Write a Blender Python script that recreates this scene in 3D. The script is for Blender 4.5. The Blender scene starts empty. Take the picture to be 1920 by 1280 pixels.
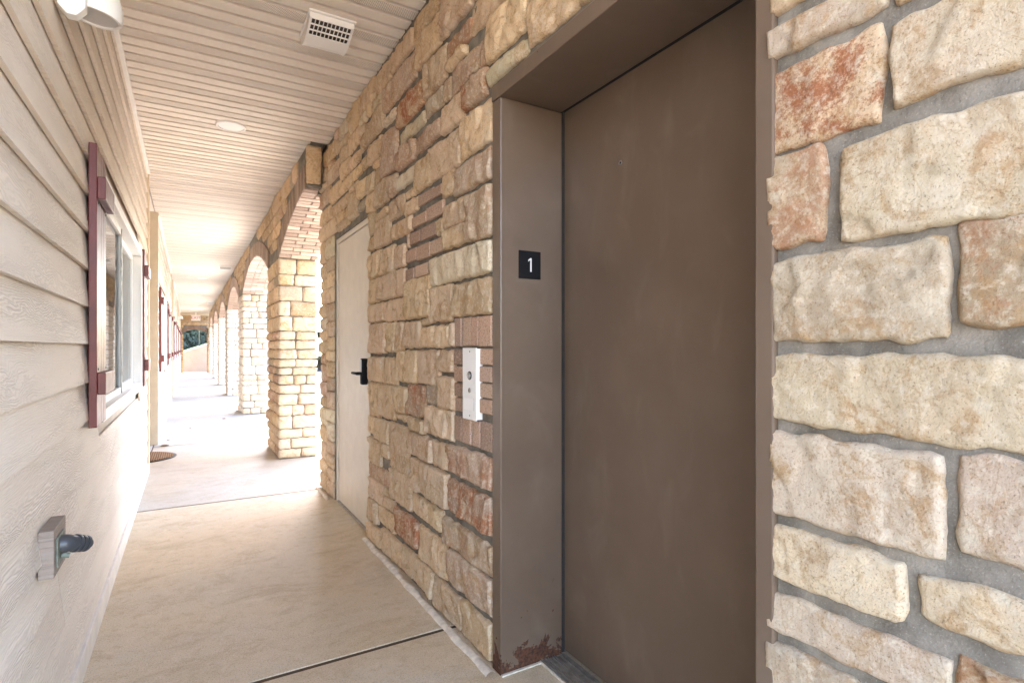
import bpy, bmesh, math, random
from mathutils import Vector, noise
random.seed(7)
SC = bpy.context.scene
COL = SC.collection
R = math.radians

# ---------------------------------------------------------------- camera
EYE = 1.22
cam_d = bpy.data.cameras.new('camera')
cam_d.sensor_width = 36.0
cam_d.lens = 36.0 * 1027.0 / 1920.0
cam_d.shift_y = 12.0 / 1920.0
cam_d.clip_start = 0.02
cam_d.clip_end = 2000.0
cam = bpy.data.objects.new('camera', cam_d)
COL.objects.link(cam)
cam.location = (0, 0, EYE)
cam.rotation_euler = (R(90), 0, -math.atan2(606.0, 1027.0))
SC.camera = cam

# ---------------------------------------------------------------- sky and sun
SUN_AZ, SUN_EL = R(9.0), R(50.0)          # azimuth from +Y towards +X
world = bpy.data.worlds.new('World')
SC.world = world
world.use_nodes = True
wn = world.node_tree
for n in list(wn.nodes):
    wn.nodes.remove(n)
sky = wn.nodes.new('ShaderNodeTexSky')
sky.sky_type = 'NISHITA'
sky.sun_disc = False
sky.sun_elevation = SUN_EL
sky.sun_rotation = SUN_AZ
sky.air_density = 1.0
sky.dust_density = 1.6
sky.ozone_density = 1.0
bg = wn.nodes.new('ShaderNodeBackground')
bg.inputs['Strength'].default_value = 0.15
wo = wn.nodes.new('ShaderNodeOutputWorld')
wn.links.new(sky.outputs[0], bg.inputs[0])
wn.links.new(bg.outputs[0], wo.inputs[0])

sun_d = bpy.data.lights.new('sun', 'SUN')
sun_d.energy = 2.2
sun_d.angle = R(0.5)
sun_d.color = (1.0, 0.95, 0.87)
sun = bpy.data.objects.new('sun', sun_d)
COL.objects.link(sun)
sd = Vector((math.sin(SUN_AZ) * math.cos(SUN_EL), math.cos(SUN_AZ) * math.cos(SUN_EL), math.sin(SUN_EL)))
sun.rotation_euler = (-sd).to_track_quat('-Z', 'Y').to_euler()
sun.location = (20, 40, 40)

SC.view_settings.view_transform = 'Standard'
SC.view_settings.look = 'None'
SC.view_settings.gamma = 1.0
SC.view_settings.exposure = 4.36
SC.view_settings.use_white_balance = True
SC.view_settings.white_balance_temperature = 7000
SC.view_settings.white_balance_tint = 16.0
SC.view_settings.use_curve_mapping = False
SC.render.engine = 'CYCLES'
SC.cycles.use_denoising = True
SC.cycles.max_bounces = 14
SC.cycles.diffuse_bounces = 10
SC.cycles.glossy_bounces = 4
SC.cycles.transparent_max_bounces = 8
SC.cycles.sample_clamp_indirect = 8.0
SC.cycles.use_adaptive_sampling = True

# ---------------------------------------------------------------- helpers
def tag(o, label=None, cat=None, group=None, kind=None):
    if label: o['label'] = label
    if cat: o['category'] = cat
    if group: o['group'] = group
    if kind: o['kind'] = kind
    return o

def wloc(o):
    v = Vector((0, 0, 0))
    while o is not None:
        v += o.location
        o = o.parent
    return v

def link(o, parent, loc):
    COL.objects.link(o)
    if parent is not None:
        o.parent = parent
        o.location = Vector(loc) - wloc(parent)
    else:
        o.location = loc
    return o

def empty(name, loc, parent=None):
    return link(bpy.data.objects.new(name, None), parent, loc)

def mesh_of(name, verts, faces, mat, smooth=False):
    me = bpy.data.meshes.new(name)
    me.from_pydata(verts, [], faces)
    if mat is not None:
        for m in (mat if isinstance(mat, (list, tuple)) else [mat]):
            me.materials.append(m)
    if smooth:
        me.polygons.foreach_set('use_smooth', [True] * len(me.polygons))
    me.update()
    return me

def put(name, verts, faces, mat, parent=None, loc=(0, 0, 0), smooth=False):
    """verts are relative to loc (world)."""
    return link(bpy.data.objects.new(name, mesh_of(name, verts, faces, mat, smooth)), parent, loc)

class MB:
    """collects shapes in world coordinates, built as one mesh"""
    def __init__(s):
        s.v = []; s.f = []; s.m = []
    def add(s, verts, faces, mi=0):
        b = len(s.v)
        s.v += [tuple(p) for p in verts]
        s.f += [tuple(b + i for i in q) for q in faces]
        s.m += [mi] * len(faces)
        return s
    def box(s, x0, x1, y0, y1, z0, z1, mi=0):
        v = [(x0, y0, z0), (x1, y0, z0), (x1, y1, z0), (x0, y1, z0), (x0, y0, z1), (x1, y0, z1), (x1, y1, z1), (x0, y1, z1)]
        return s.add(v, [(0, 3, 2, 1), (4, 5, 6, 7), (0, 1, 5, 4), (1, 2, 6, 5), (2, 3, 7, 6), (3, 0, 4, 7)], mi)
    def tube(s, p0, p1, r0, r1=None, seg=12, mi=0, caps=True):
        r1 = r0 if r1 is None else r1
        p0 = Vector(p0); p1 = Vector(p1)
        d = (p1 - p0).normalized()
        a = d.orthogonal().normalized(); b = d.cross(a)
        v = []
        for p, r in ((p0, r0), (p1, r1)):
            for k in range(seg):
                t = 2 * math.pi * k / seg
                v.append(p + a * (r * math.cos(t)) + b * (r * math.sin(t)))
        f = [(k, (k + 1) % seg, seg + (k + 1) % seg, seg + k) for k in range(seg)]
        if caps:
            f += [tuple(range(seg - 1, -1, -1)), tuple(range(seg, 2 * seg))]
        return s.add(v, f, mi)
    def prism(s, pts, axis, a0, a1, mi=0):
        """polygon pts (2D) extruded along axis ('x': pts=(y,z), 'y': pts=(x,z), 'z': pts=(x,y))"""
        def P(p, a):
            return {'x': (a, p[0], p[1]), 'y': (p[0], a, p[1]), 'z': (p[0], p[1], a)}[axis]
        n = len(pts)
        v = [P(p, a0) for p in pts] + [P(p, a1) for p in pts]
        f = [(k, (k + 1) % n, n + (k + 1) % n, n + k) for k in range(n)]
        f += [tuple(range(n - 1, -1, -1)), tuple(range(n, 2 * n))]
        return s.add(v, f, mi)
    def lathe(s, c, prof, axis=(0, 0, 1), seg=24, mi=0):
        """prof: list of (radius, height along axis)"""
        c = Vector(c); d = Vector(axis).normalized(); a = d.orthogonal().normalized(); b = d.cross(a)
        v = []
        for r, h in prof:
            for k in range(seg):
                t = 2 * math.pi * k / seg
                v.append(c + d * h + a * (r * math.cos(t)) + b * (r * math.sin(t)))
        f = []
        for i in range(len(prof) - 1):
            for k in range(seg):
                f.append((i * seg + k, i * seg + (k + 1) % seg, (i + 1) * seg + (k + 1) % seg, (i + 1) * seg + k))
        return s.add(v, f, mi)
    def build(s, name, mat, parent=None, bevel=0.0, smooth=False, seg=2, auto=None):
        xs = [p[0] for p in s.v]; ys = [p[1] for p in s.v]; zs = [p[2] for p in s.v]
        c = Vector(((min(xs) + max(xs)) / 2, (min(ys) + max(ys)) / 2, min(zs)))
        me = bpy.data.meshes.new(name)
        me.from_pydata([tuple(Vector(p) - c) for p in s.v], [], s.f)
        for m in (mat if isinstance(mat, (list, tuple)) else [mat]):
            me.materials.append(m)
        me.polygons.foreach_set('material_index', s.m)
        bm = bmesh.new(); bm.from_mesh(me)
        bmesh.ops.recalc_face_normals(bm, faces=bm.faces[:])
        if bevel > 0:
            bmesh.ops.bevel(bm, geom=[e for e in bm.edges if len(e.link_faces) == 2 and e.calc_face_angle(0) > 0.5],
                            offset=bevel, segments=seg, affect='EDGES', profile=0.5, clamp_overlap=True)
        if smooth:
            for q in bm.faces: q.smooth = True
            for e in bm.edges:
                if len(e.link_faces) == 2 and e.calc_face_angle(0) > 0.7:
                    e.smooth = False
        bm.to_mesh(me); bm.free(); me.update()
        return link(bpy.data.objects.new(name, me), parent, c)

def box(name, x0, x1, y0, y1, z0, z1, mat, parent=None, bevel=0.0):
    return MB().box(x0, x1, y0, y1, z0, z1).build(name, mat, parent, bevel)

# ---------------------------------------------------------------- materials
class NT:
    def __init__(s, name):
        s.mat = bpy.data.materials.new(name)
        s.mat.use_nodes = True
        s.t = s.mat.node_tree
        for n in list(s.t.nodes): s.t.nodes.remove(n)
        s.out = s.t.nodes.new('ShaderNodeOutputMaterial')
    def n(s, typ, **kw):
        nd = s.t.nodes.new(typ)
        for k, v in kw.items(): setattr(nd, k, v)
        return nd
    def l(s, a, b):
        s.t.links.new(a, b)
    def setin(s, nd, key, v):
        if hasattr(v, 'links') or hasattr(v, 'is_linked'):
            s.l(v, nd.inputs[key])
        else:
            nd.inputs[key].default_value = v
    def noise(s, vec, scale, detail=3.0, rough=0.55, dist=0.0):
        nd = s.n('ShaderNodeTexNoise')
        s.setin(nd, 'Vector', vec)
        nd.inputs['Scale'].default_value = scale; nd.inputs['Detail'].default_value = detail
        nd.inputs['Roughness'].default_value = rough; nd.inputs['Distortion'].default_value = dist
        return nd.outputs['Fac']
    def math(s, op, a, b=0.0, c=0.0, clamp=False):
        nd = s.n('ShaderNodeMath', operation=op, use_clamp=clamp)
        for i, v in enumerate((a, b, c)): s.setin(nd, i, v)
        return nd.outputs[0]
    def vmath(s, op, a, b=(0, 0, 0)):
        nd = s.n('ShaderNodeVectorMath', operation=op)
        s.setin(nd, 0, a); s.setin(nd, 1, b)
        return nd.outputs[0]
    def ramp(s, fac, lo, hi, a=0.0, b=1.0):
        nd = s.n('ShaderNodeMapRange', interpolation_type='SMOOTHSTEP')
        s.setin(nd, 'Value', fac)
        nd.inputs['From Min'].default_value = lo; nd.inputs['From Max'].default_value = hi
        nd.inputs['To Min'].default_value = a; nd.inputs['To Max'].default_value = b
        return nd.outputs[0]
    def mix(s, fac, a, b, mode='MIX'):
        nd = s.n('ShaderNodeMix', data_type='RGBA', blend_type=mode, clamp_factor=True)
        s.setin(nd, 0, fac)
        for k, v in ((6, a), (7, b)):
            if hasattr(v, 'is_linked'): s.l(v, nd.inputs[k])
            else: nd.inputs[k].default_value = (*v, 1) if len(v) == 3 else v
        return nd.outputs[2]
    def bump(s, h, strength, dist):
        nd = s.n('ShaderNodeBump')
        nd.inputs['Strength'].default_value = strength; nd.inputs['Distance'].default_value = dist
        s.l(h, nd.inputs['Height'])
        return nd.outputs[0]
    def bsdf(s, color, rough=0.6, normal=None, metal=0.0, spec=0.5):
        nd = s.n('ShaderNodeBsdfPrincipled')
        if hasattr(color, 'is_linked'): s.l(color, nd.inputs['Base Color'])
        else: nd.inputs['Base Color'].default_value = (*color, 1)
        s.setin(nd, 'Roughness', rough)
        nd.inputs['Metallic'].default_value = metal
        nd.inputs['Specular IOR Level'].default_value = spec
        if normal is not None: s.l(normal, nd.inputs['Normal'])
        s.l(nd.outputs[0], s.out.inputs['Surface'])
        return nd
    def pos(s):
        return s.n('ShaderNodeNewGeometry').outputs['Position']
    def scaled(s, vec, sc):
        return s.vmath('MULTIPLY', vec, sc)

def simple(name, col, rough=0.5, metal=0.0, spec=0.5, var=0.06, nscale=9.0, bumpd=0.0, bscale=120.0):
    m = NT(name)
    p = m.pos()
    f = m.noise(p, nscale, 4)
    c = m.mix(m.ramp(f, 0.3, 0.7), tuple(v * (1 - var) for v in col), tuple(min(1, v * (1 + var)) for v in col))
    nrm = m.bump(m.noise(p, bscale, 3), 0.5, bumpd) if bumpd else None
    m.bsdf(c, m.ramp(m.noise(p, nscale * 2.3, 3), 0.2, 0.8, rough * 0.85, min(1, rough * 1.15)), nrm, metal, spec)
    return m.mat

def stone_mat():
    m = NT('cut_stone')
    oi = m.n('ShaderNodeObjectInfo')
    geo = m.n('ShaderNodeNewGeometry')
    off = m.math('MULTIPLY', m.math('ADD', oi.outputs['Random'], geo.outputs['Random Per Island']), 37.0)
    comb = m.n('ShaderNodeCombineXYZ')
    for i in range(3): m.l(off, comb.inputs[i])
    p = m.vmath('ADD', geo.outputs['Position'], comb.outputs[0])
    base = oi.outputs['Color']
    # per-stone tint
    k = m.math('ADD', 0.80, m.math('MULTIPLY', m.math('FRACT', m.math('ADD', m.math('MULTIPLY', oi.outputs['Random'], 7.0), geo.outputs['Random Per Island'])), 0.36))
    kk = m.n('ShaderNodeCombineXYZ')
    for i in range(3): m.l(k, kk.inputs[i])
    base = m.mix(1.0, base, kk.outputs[0], 'MULTIPLY')
    # lighter and ochre blotches
    n1 = m.noise(p, 7.0, 5, 0.6, 0.6)
    base = m.mix(m.ramp(n1, 0.50, 0.74, 0.0, 0.75), base, (0.76, 0.645, 0.475))
    gran = m.noise(p, 120.0, 4, 0.8)
    n2 = m.noise(p, 11.0, 6, 0.65, 1.2)
    base = m.mix(m.ramp(m.math('ADD', n2, m.math('MULTIPLY', m.math('SUBTRACT', gran, 0.5), 0.3)), 0.47, 0.70, 0.0, 0.80), base, (0.48, 0.29, 0.135))
    vn = m.noise(p, 6.0, 4, 0.55, 0.6)
    vein = m.ramp(m.math('ABSOLUTE', m.math('SUBTRACT', vn, 0.5)), 0.016, 0.0, 0.0, 0.35)
    base = m.mix(vein, base, (0.40, 0.235, 0.11))
    n3 = m.noise(p, 5.0, 4, 0.6, 0.4)
    base = m.mix(m.ramp(n3, 0.54, 0.74, 0.0, 0.40), base, (0.54, 0.43, 0.34))
    # iron-red stain, amount in the object's alpha
    n4 = m.noise(p, 6.5, 6, 0.68, 0.7)
    red = m.math('MULTIPLY', m.ramp(m.math('ADD', n4, m.math('MULTIPLY', m.math('SUBTRACT', gran, 0.5), 0.55)), 0.42, 0.62), oi.outputs['Alpha'])
    base = m.mix(red, base, (0.42, 0.165, 0.080))
    # speckle
    n5 = m.noise(p, 240.0, 3, 0.7)
    base = m.mix(m.ramp(n5, 0.55, 0.70, 0.0, 0.60), base, (0.22, 0.14, 0.08))
    n6 = m.noise(p, 55.0, 5, 0.7)
    base = m.mix(m.ramp(n6, 0.48, 0.66, 0.0, 0.50), base, (0.79, 0.69, 0.53))
    h = m.math('ADD', m.math('MULTIPLY', m.noise(p, 48.0, 9, 0.78, 0.3), 1.0), m.math('MULTIPLY', m.noise(p, 210.0, 5, 0.8), 0.40))
    m.bsdf(base, 0.92, m.bump(h, 1.0, 0.010), 0, 0.12)
    return m.mat

def brick_mat():
    m = NT('fired_brick')
    oi = m.n('ShaderNodeObjectInfo'); geo = m.n('ShaderNodeNewGeometry')
    p = geo.outputs['Position']
    k = m.math('ADD', 0.72, m.math('MULTIPLY', m.math('FRACT', m.math('ADD', oi.outputs['Random'], geo.outputs['Random Per Island'])), 0.6))
    kk = m.n('ShaderNodeCombineXYZ')
    for i in range(3): m.l(k, kk.inputs[i])
    base = m.mix(1.0, oi.outputs['Color'], kk.outputs[0], 'MULTIPLY')
    base = m.mix(m.ramp(m.noise(p, 110, 4, 0.75), 0.50, 0.64, 0, 0.75), base, (0.56, 0.42, 0.34))
    base = m.mix(m.ramp(m.noise(p, 160, 3, 0.75), 0.53, 0.66, 0, 0.75), base, (0.10, 0.05, 0.038))
    base = m.mix(m.ramp(m.noise(p, 14, 3), 0.55, 0.75, 0, 0.4), base, (0.42, 0.28, 0.19))
    m.bsdf(base, 0.9, m.bump(m.noise(p, 170, 4, 0.7), 0.6, 0.004), 0, 0.15)
    return m.mat

def mortar_mat():
    m = NT('grey_mortar')
    p = m.pos()
    c = m.mix(m.ramp(m.noise(p, 12, 5, 0.6), 0.3, 0.7), (0.135, 0.118, 0.096), (0.265, 0.235, 0.195))
    c = m.mix(m.ramp(m.noise(p, 260, 3, 0.7), 0.55, 0.75, 0, 0.5), c, (0.44, 0.42, 0.38))
    m.bsdf(c, 0.95, m.bump(m.math('ADD', m.noise(p, 180, 4, 0.7), m.math('MULTIPLY', m.noise(p, 22, 3), 1.5)), 0.6, 0.006), 0, 0.12)
    return m.mat

def siding_mat(name='fibre_cement_siding', col=(0.72, 0.635, 0.535), col2=(0.78, 0.705, 0.61)):
    m = NT(name)
    geo = m.n('ShaderNodeNewGeometry'); oi = m.n('ShaderNodeObjectInfo')
    p = geo.outputs['Position']
    off = m.n('ShaderNodeCombineXYZ')
    m.l(m.math('MULTIPLY', oi.outputs['Random'], 50.0), off.inputs[1])
    m.l(m.math('MULTIPLY', oi.outputs['Random'], 0.37), off.inputs[2])
    q = m.vmath('ADD', p, off.outputs[0])
    warp = m.noise(m.scaled(q, (0.0, 2.2, 9.0)), 1.0, 4, 0.55, 0.5)
    sep = m.n('ShaderNodeSeparateXYZ'); m.l(q, sep.inputs[0])
    zz = m.math('ADD', sep.outputs[2], m.math('MULTIPLY', warp, 0.16))
    wave = m.math('SINE', m.math('MULTIPLY', zz, 2 * math.pi / 0.0085))
    amp = m.ramp(m.noise(m.scaled(q, (0, 0.8, 7)), 1.0, 3), 0.36, 0.60, 0.10, 1.0)
    fine = m.noise(m.scaled(q, (1, 9, 260)), 1.0, 4, 0.65)
    h = m.math('ADD', m.math('MULTIPLY', m.math('MULTIPLY', wave, 0.5), amp), m.math('MULTIPLY', fine, 0.9))
    c = m.mix(m.ramp(m.noise(m.scaled(q, (1, 1.2, 5)), 1.2, 4), 0.3, 0.7), col, col2)
    c = m.mix(m.math('MULTIPLY', m.ramp(wave, 0.2, -0.9, 0, 0.22), amp), c, (0.34, 0.27, 0.215))
    c = m.mix(m.ramp(m.noise(p, 60, 2), 0.73, 0.79, 0, 0.5), c, (0.2, 0.15, 0.11))
    m.bsdf(c, 0.62, m.bump(h, 0.6, 0.0030), 0, 0.35)
    return m.mat

def concrete_mat(name, a, b, stain):
    m = NT(name)
    p = m.pos()
    big = m.noise(m.scaled(p, (1.0, 1.6, 1)), 0.9, 5, 0.62, 0.6)
    c = m.mix(m.ramp(big, 0.34, 0.66), a, b)
    st = m.noise(m.scaled(p, (1.0, 1.7, 1)), 2.3, 8, 0.74, 0.6)
    c = m.mix(m.ramp(st, 0.46, 0.68, 0, 0.60), c, stain)
    c = m.mix(m.ramp(m.noise(p, 3.1, 6, 0.7, 1.5), 0.60, 0.74, 0, 0.35), c, tuple(v * 0.62 for v in stain))
    c = m.mix(m.ramp(m.noise(p, 17, 7, 0.75, 0.5), 0.48, 0.70, 0, 0.50), c, stain)
    c = m.mix(m.ramp(m.noise(p, 9, 7, 0.75, 0.8), 0.52, 0.72, 0, 0.45), c, tuple(min(1, v * 1.25) for v in b))
    gr = m.noise(p, 190, 3, 0.75)
    c = m.mix(m.ramp(gr, 0.50, 0.68, 0, 0.60), c, (0.17, 0.135, 0.10))
    c = m.mix(m.ramp(m.noise(p, 120, 3, 0.7), 0.54, 0.70, 0, 0.40), c, (0.70, 0.65, 0.57))
    br = m.noise(m.scaled(p, (1.2, 60, 1)), 2.0, 3, 0.6)
    h = m.math('ADD', m.math('MULTIPLY', gr, 0.7), m.math('MULTIPLY', br, 0.9))
    m.bsdf(c, m.ramp(big, 0.3, 0.7, 0.50, 0.72), m.bump(h, 0.4, 0.003), 0, 0.40)
    return m.mat

def soffit_mat(name, holes):
    m = NT(name)
    p = m.pos()
    base = m.mix(m.ramp(m.noise(m.scaled(p, (1, 8, 1)), 3.0, 4), 0.3, 0.7), (0.73, 0.665, 0.585), (0.78, 0.72, 0.64))
    oi = m.n('ShaderNodeObjectInfo')
    base = m.mix(m.math('MULTIPLY', oi.outputs['Random'], 0.16), base, (0.52, 0.44, 0.35))
    if holes:
        s = m.n('ShaderNodeSeparateXYZ'); m.l(p, s.inputs[0])
        def cell(v, per):
            return m.math('SUBTRACT', m.math('FRACT', m.math('DIVIDE', v, per)), 0.5)
        rowf = m.math('FLOOR', m.math('DIVIDE', s.outputs[1], 0.0085))
        sx = m.math('ADD', s.outputs[0], m.math('MULTIPLY', m.math('MODULO', rowf, 2.0), 0.0055))
        fx = cell(sx, 0.011); fy = cell(s.outputs[1], 0.0085)
        d = m.math('ADD', m.math('POWER', m.math('ABSOLUTE', fx), 2.0), m.math('POWER', m.math('ABSOLUTE', fy), 2.0))
        base = m.mix(m.ramp(d, 0.085, 0.04), base, (0.10, 0.072, 0.05))
    m.bsdf(base, 0.55, m.bump(m.noise(m.scaled(p, (4, 90, 1)), 1.0, 3), 0.15, 0.001), 0, 0.35)
    return m.mat

def brown_paint(name='brown_enamel', rusty=True):
    m = NT(name)
    p = m.pos()
    s = m.n('ShaderNodeSeparateXYZ'); m.l(p, s.inputs[0])
    c = m.mix(m.ramp(m.noise(p, 2.2, 5, 0.6), 0.35, 0.65), (0.122, 0.082, 0.056), (0.143, 0.098, 0.068))
    scuff = m.noise(m.scaled(p, (3, 5, 2.2)), 1.6, 4, 0.6, 0.6)
    c = m.mix(m.ramp(scuff, 0.50, 0.82, 0, 0.16), c, (0.30, 0.24, 0.19))
    # rust eating up from the floor
    rn = m.noise(p, 14.0, 6, 0.66, 0.5)
    low = m.ramp(s.outputs[2], 0.16, 0.0, 0.0, 0.30)
    rust = m.ramp(m.math('ADD', rn, low), 0.655, 0.675)
    near = m.ramp(s.outputs[2], 0.36, 0.22)
    spots = m.math('MULTIPLY', m.ramp(m.noise(p, 34.0, 2, 0.5), 0.735, 0.745), near)
    rust = m.math('MAXIMUM', m.math('MULTIPLY', rust, m.ramp(s.outputs[2], 0.30, 0.18)), spots)
    top = m.math('MULTIPLY', m.ramp(m.noise(p, 9.0, 4, 0.6, 0.4), 0.715, 0.725), m.ramp(s.outputs[2], 2.13, 2.15))
    rust = m.math('MAXIMUM', rust, top)
    if not rusty: rust = m.math('MULTIPLY', rust, 0.0)
    rc = m.mix(m.ramp(m.noise(p, 90, 4, 0.7), 0.35, 0.65), (0.030, 0.012, 0.007), (0.115, 0.038, 0.014))
    c = m.mix(rust, c, rc)
    ro = 0.30
    if rusty: ro = m.math('ADD', ro, m.math('MULTIPLY', rust, 0.45))
    h = m.math('ADD', m.math('MULTIPLY', m.noise(p, 4.0, 3), 1.0), m.math('MULTIPLY', m.math('MULTIPLY', rust, m.noise(p, 120, 4)), 2.0))
    m.bsdf(c, ro, m.bump(h, 0.12, 0.01), 0, 0.5)
    return m.mat

def glass_mat():
    m = NT('window_glass')
    tr = m.n('ShaderNodeBsdfTransparent'); tr.inputs[0].default_value = (0.86, 0.9, 0.88, 1)
    gl = m.n('ShaderNodeBsdfGlossy'); gl.inputs['Roughness'].default_value = 0.02
    fr = m.n('ShaderNodeFresnel'); fr.inputs[0].default_value = 1.55
    mx = m.n('ShaderNodeMixShader')
    m.l(fr.outputs[0], mx.inputs[0]); m.l(tr.outputs[0], mx.inputs[1]); m.l(gl.outputs[0], mx.inputs[2])
    m.l(mx.outputs[0], m.out.inputs['Surface'])
    return m.mat

def mat_weave():
    m = NT('coir_mat')
    p = m.pos()
    s = m.n('ShaderNodeSeparateXYZ'); m.l(p, s.inputs[0])
    a = m.math('SINE', m.math('MULTIPLY', m.math('ADD', s.outputs[0], s.outputs[1]), 150.0))
    b = m.math('SINE', m.math('MULTIPLY', m.math('SUBTRACT', s.outputs[0], s.outputs[1]), 150.0))
    w = m.math('MULTIPLY', a, b)
    c = m.mix(m.ramp(w, -0.5, 0.6), (0.085, 0.045, 0.022), (0.30, 0.17, 0.085))
    c = m.mix(m.ramp(m.noise(p, 90, 3), 0.5, 0.7, 0, 0.4), c, (0.42, 0.29, 0.17))
    m.bsdf(c, 0.95, m.bump(w, 0.6, 0.004), 0, 0.1)
    return m.mat

def leaf_mat(name, c1, c2):
    m = NT(name)
    geo = m.n('ShaderNodeNewGeometry')
    c = m.mix(geo.outputs['Random Per Island'], c1, c2)
    m.bsdf(c, 0.6, None, 0, 0.3)
    return m.mat

M = dict(
    stone=stone_mat(), brick=brick_mat(), mortar=mortar_mat(), siding=siding_mat(),
    soffit=soffit_mat('soffit_vinyl', False), perf=soffit_mat('soffit_perforated', True),
    brown=brown_paint(), browndoor=brown_paint('brown_door_enamel', False), glass=glass_mat(),
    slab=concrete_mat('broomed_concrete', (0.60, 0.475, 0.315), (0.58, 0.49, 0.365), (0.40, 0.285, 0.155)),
    slab_lit_mid=concrete_mat('mid_lit_concrete', (0.46, 0.395, 0.31), (0.455, 0.41, 0.35), (0.36, 0.285, 0.20)),  # in-between tone, softens the painted step from warm to cool light
    slab_lit_far=concrete_mat('far_lit_concrete', (0.37, 0.335, 0.29), (0.38, 0.36, 0.33), (0.31, 0.265, 0.21)),  # darker, greyer copy: cool far light painted into the slab colour
    base=simple('joint_filler', (0.085, 0.052, 0.028), 0.95),
    pave=concrete_mat('sunlit_paving', (0.34, 0.32, 0.29), (0.38, 0.36, 0.325), (0.45, 0.39, 0.32)),
    retain=concrete_mat('retaining_concrete', (0.33, 0.25, 0.20), (0.37, 0.29, 0.24), (0.29, 0.21, 0.16)),
    trim=simple('cream_trim', (0.66, 0.56, 0.42), 0.55, var=0.05),
    basetrim=simple('white_base_trim', (0.68, 0.63, 0.56), 0.6, var=0.08, bumpd=0.001),
    white=simple('white_vinyl', (0.80, 0.79, 0.76), 0.4, var=0.03),
    maroon=simple('maroon_vinyl', (0.125, 0.018, 0.014), 0.38, var=0.15, bumpd=0.0008, bscale=60),
    doorpaint=simple('beige_door_enamel', (0.64, 0.565, 0.465), 0.42, var=0.04),
    black=simple('black_plastic', (0.008, 0.008, 0.009), 0.7, spec=0.15),
    darkm=simple('dark_metal', (0.035, 0.033, 0.032), 0.38, metal=0.6),
    steel=simple('brushed_steel', (0.50, 0.48, 0.45), 0.34, metal=0.9),
    alum=simple('worn_aluminium', (0.36, 0.33, 0.29), 0.48, metal=0.7, var=0.25, nscale=22),
    pvc=simple('grey_pipe', (0.055, 0.058, 0.064), 0.34, var=0.15),
    verd=simple('weathered_brass', (0.17, 0.19, 0.15), 0.6, var=0.3, nscale=60),
    curtain=simple('grey_curtain', (0.66, 0.66, 0.65), 0.9, var=0.1),
    screen=simple('insect_screen', (0.09, 0.09, 0.09), 0.9),
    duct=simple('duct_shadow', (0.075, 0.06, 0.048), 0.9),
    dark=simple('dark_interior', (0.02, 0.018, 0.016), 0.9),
    lens=simple('lamp_diffuser', (0.86, 0.85, 0.82), 0.35, var=0.02),
    greylens=simple('grey_lens', (0.52, 0.51, 0.49), 0.4),
    red=simple('sign_red', (0.62, 0.05, 0.03), 0.5),
    caulk=simple('sealant', (0.62, 0.55, 0.45), 0.75, var=0.18, nscale=30, bumpd=0.004, bscale=60),
    weave=mat_weave(),
    grass=simple('lawn', (0.10, 0.16, 0.045), 0.95, var=0.35, nscale=3.0, bumpd=0.02, bscale=40),
    bark=simple('bark', (0.10, 0.075, 0.055), 0.95, var=0.3, bumpd=0.02, bscale=20),
    leafd=leaf_mat('dark_leaves', (0.020, 0.032, 0.024), (0.045, 0.062, 0.042)),
    drydust=leaf_mat('dry_leaf', (0.16, 0.09, 0.04), (0.33, 0.21, 0.10)),
    tanpave=concrete_mat('tan_paving', (0.50, 0.40, 0.29), (0.54, 0.44, 0.33), (0.44, 0.33, 0.22)),
    roof=simple('roof_shingle', (0.10, 0.105, 0.115), 0.9, var=0.3, nscale=14, bumpd=0.01),
    upper=simple('upper_wall', (0.55, 0.47, 0.38), 0.8),
    asphalt=simple('asphalt', (0.055, 0.055, 0.055), 0.9, var=0.2, bumpd=0.004),
)

# ---------------------------------------------------------------- pieces of masonry
TINT = {'s': (.74, .545, .37, .08), 'w': (.65, .515, .375, .10), 'c': (.72, .615, .465, .0), 'p': (.62, .465, .36, .25),
        'r': (.58, .41, .30, .55), 'R': (.57, .39, .28, 1.0), 'v': (.70, .62, .52, .04), 'g': (.45, .38, .305, .1), 'o': (.55, .40, .265, .6), 'O': (.64, .46, .32, 1.0)}
BRICK_COL = (.235, .118, .085, 1.0)
FX = (Vector((0, -1, 0)), Vector((0, 0, 1)), Vector((-1, 0, 0)))      # frame of a face that looks along -X
FY = (Vector((1, 0, 0)), Vector((0, 0, 1)), Vector((0, -1, 0)))       # frame of a face that looks along -Y

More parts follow.
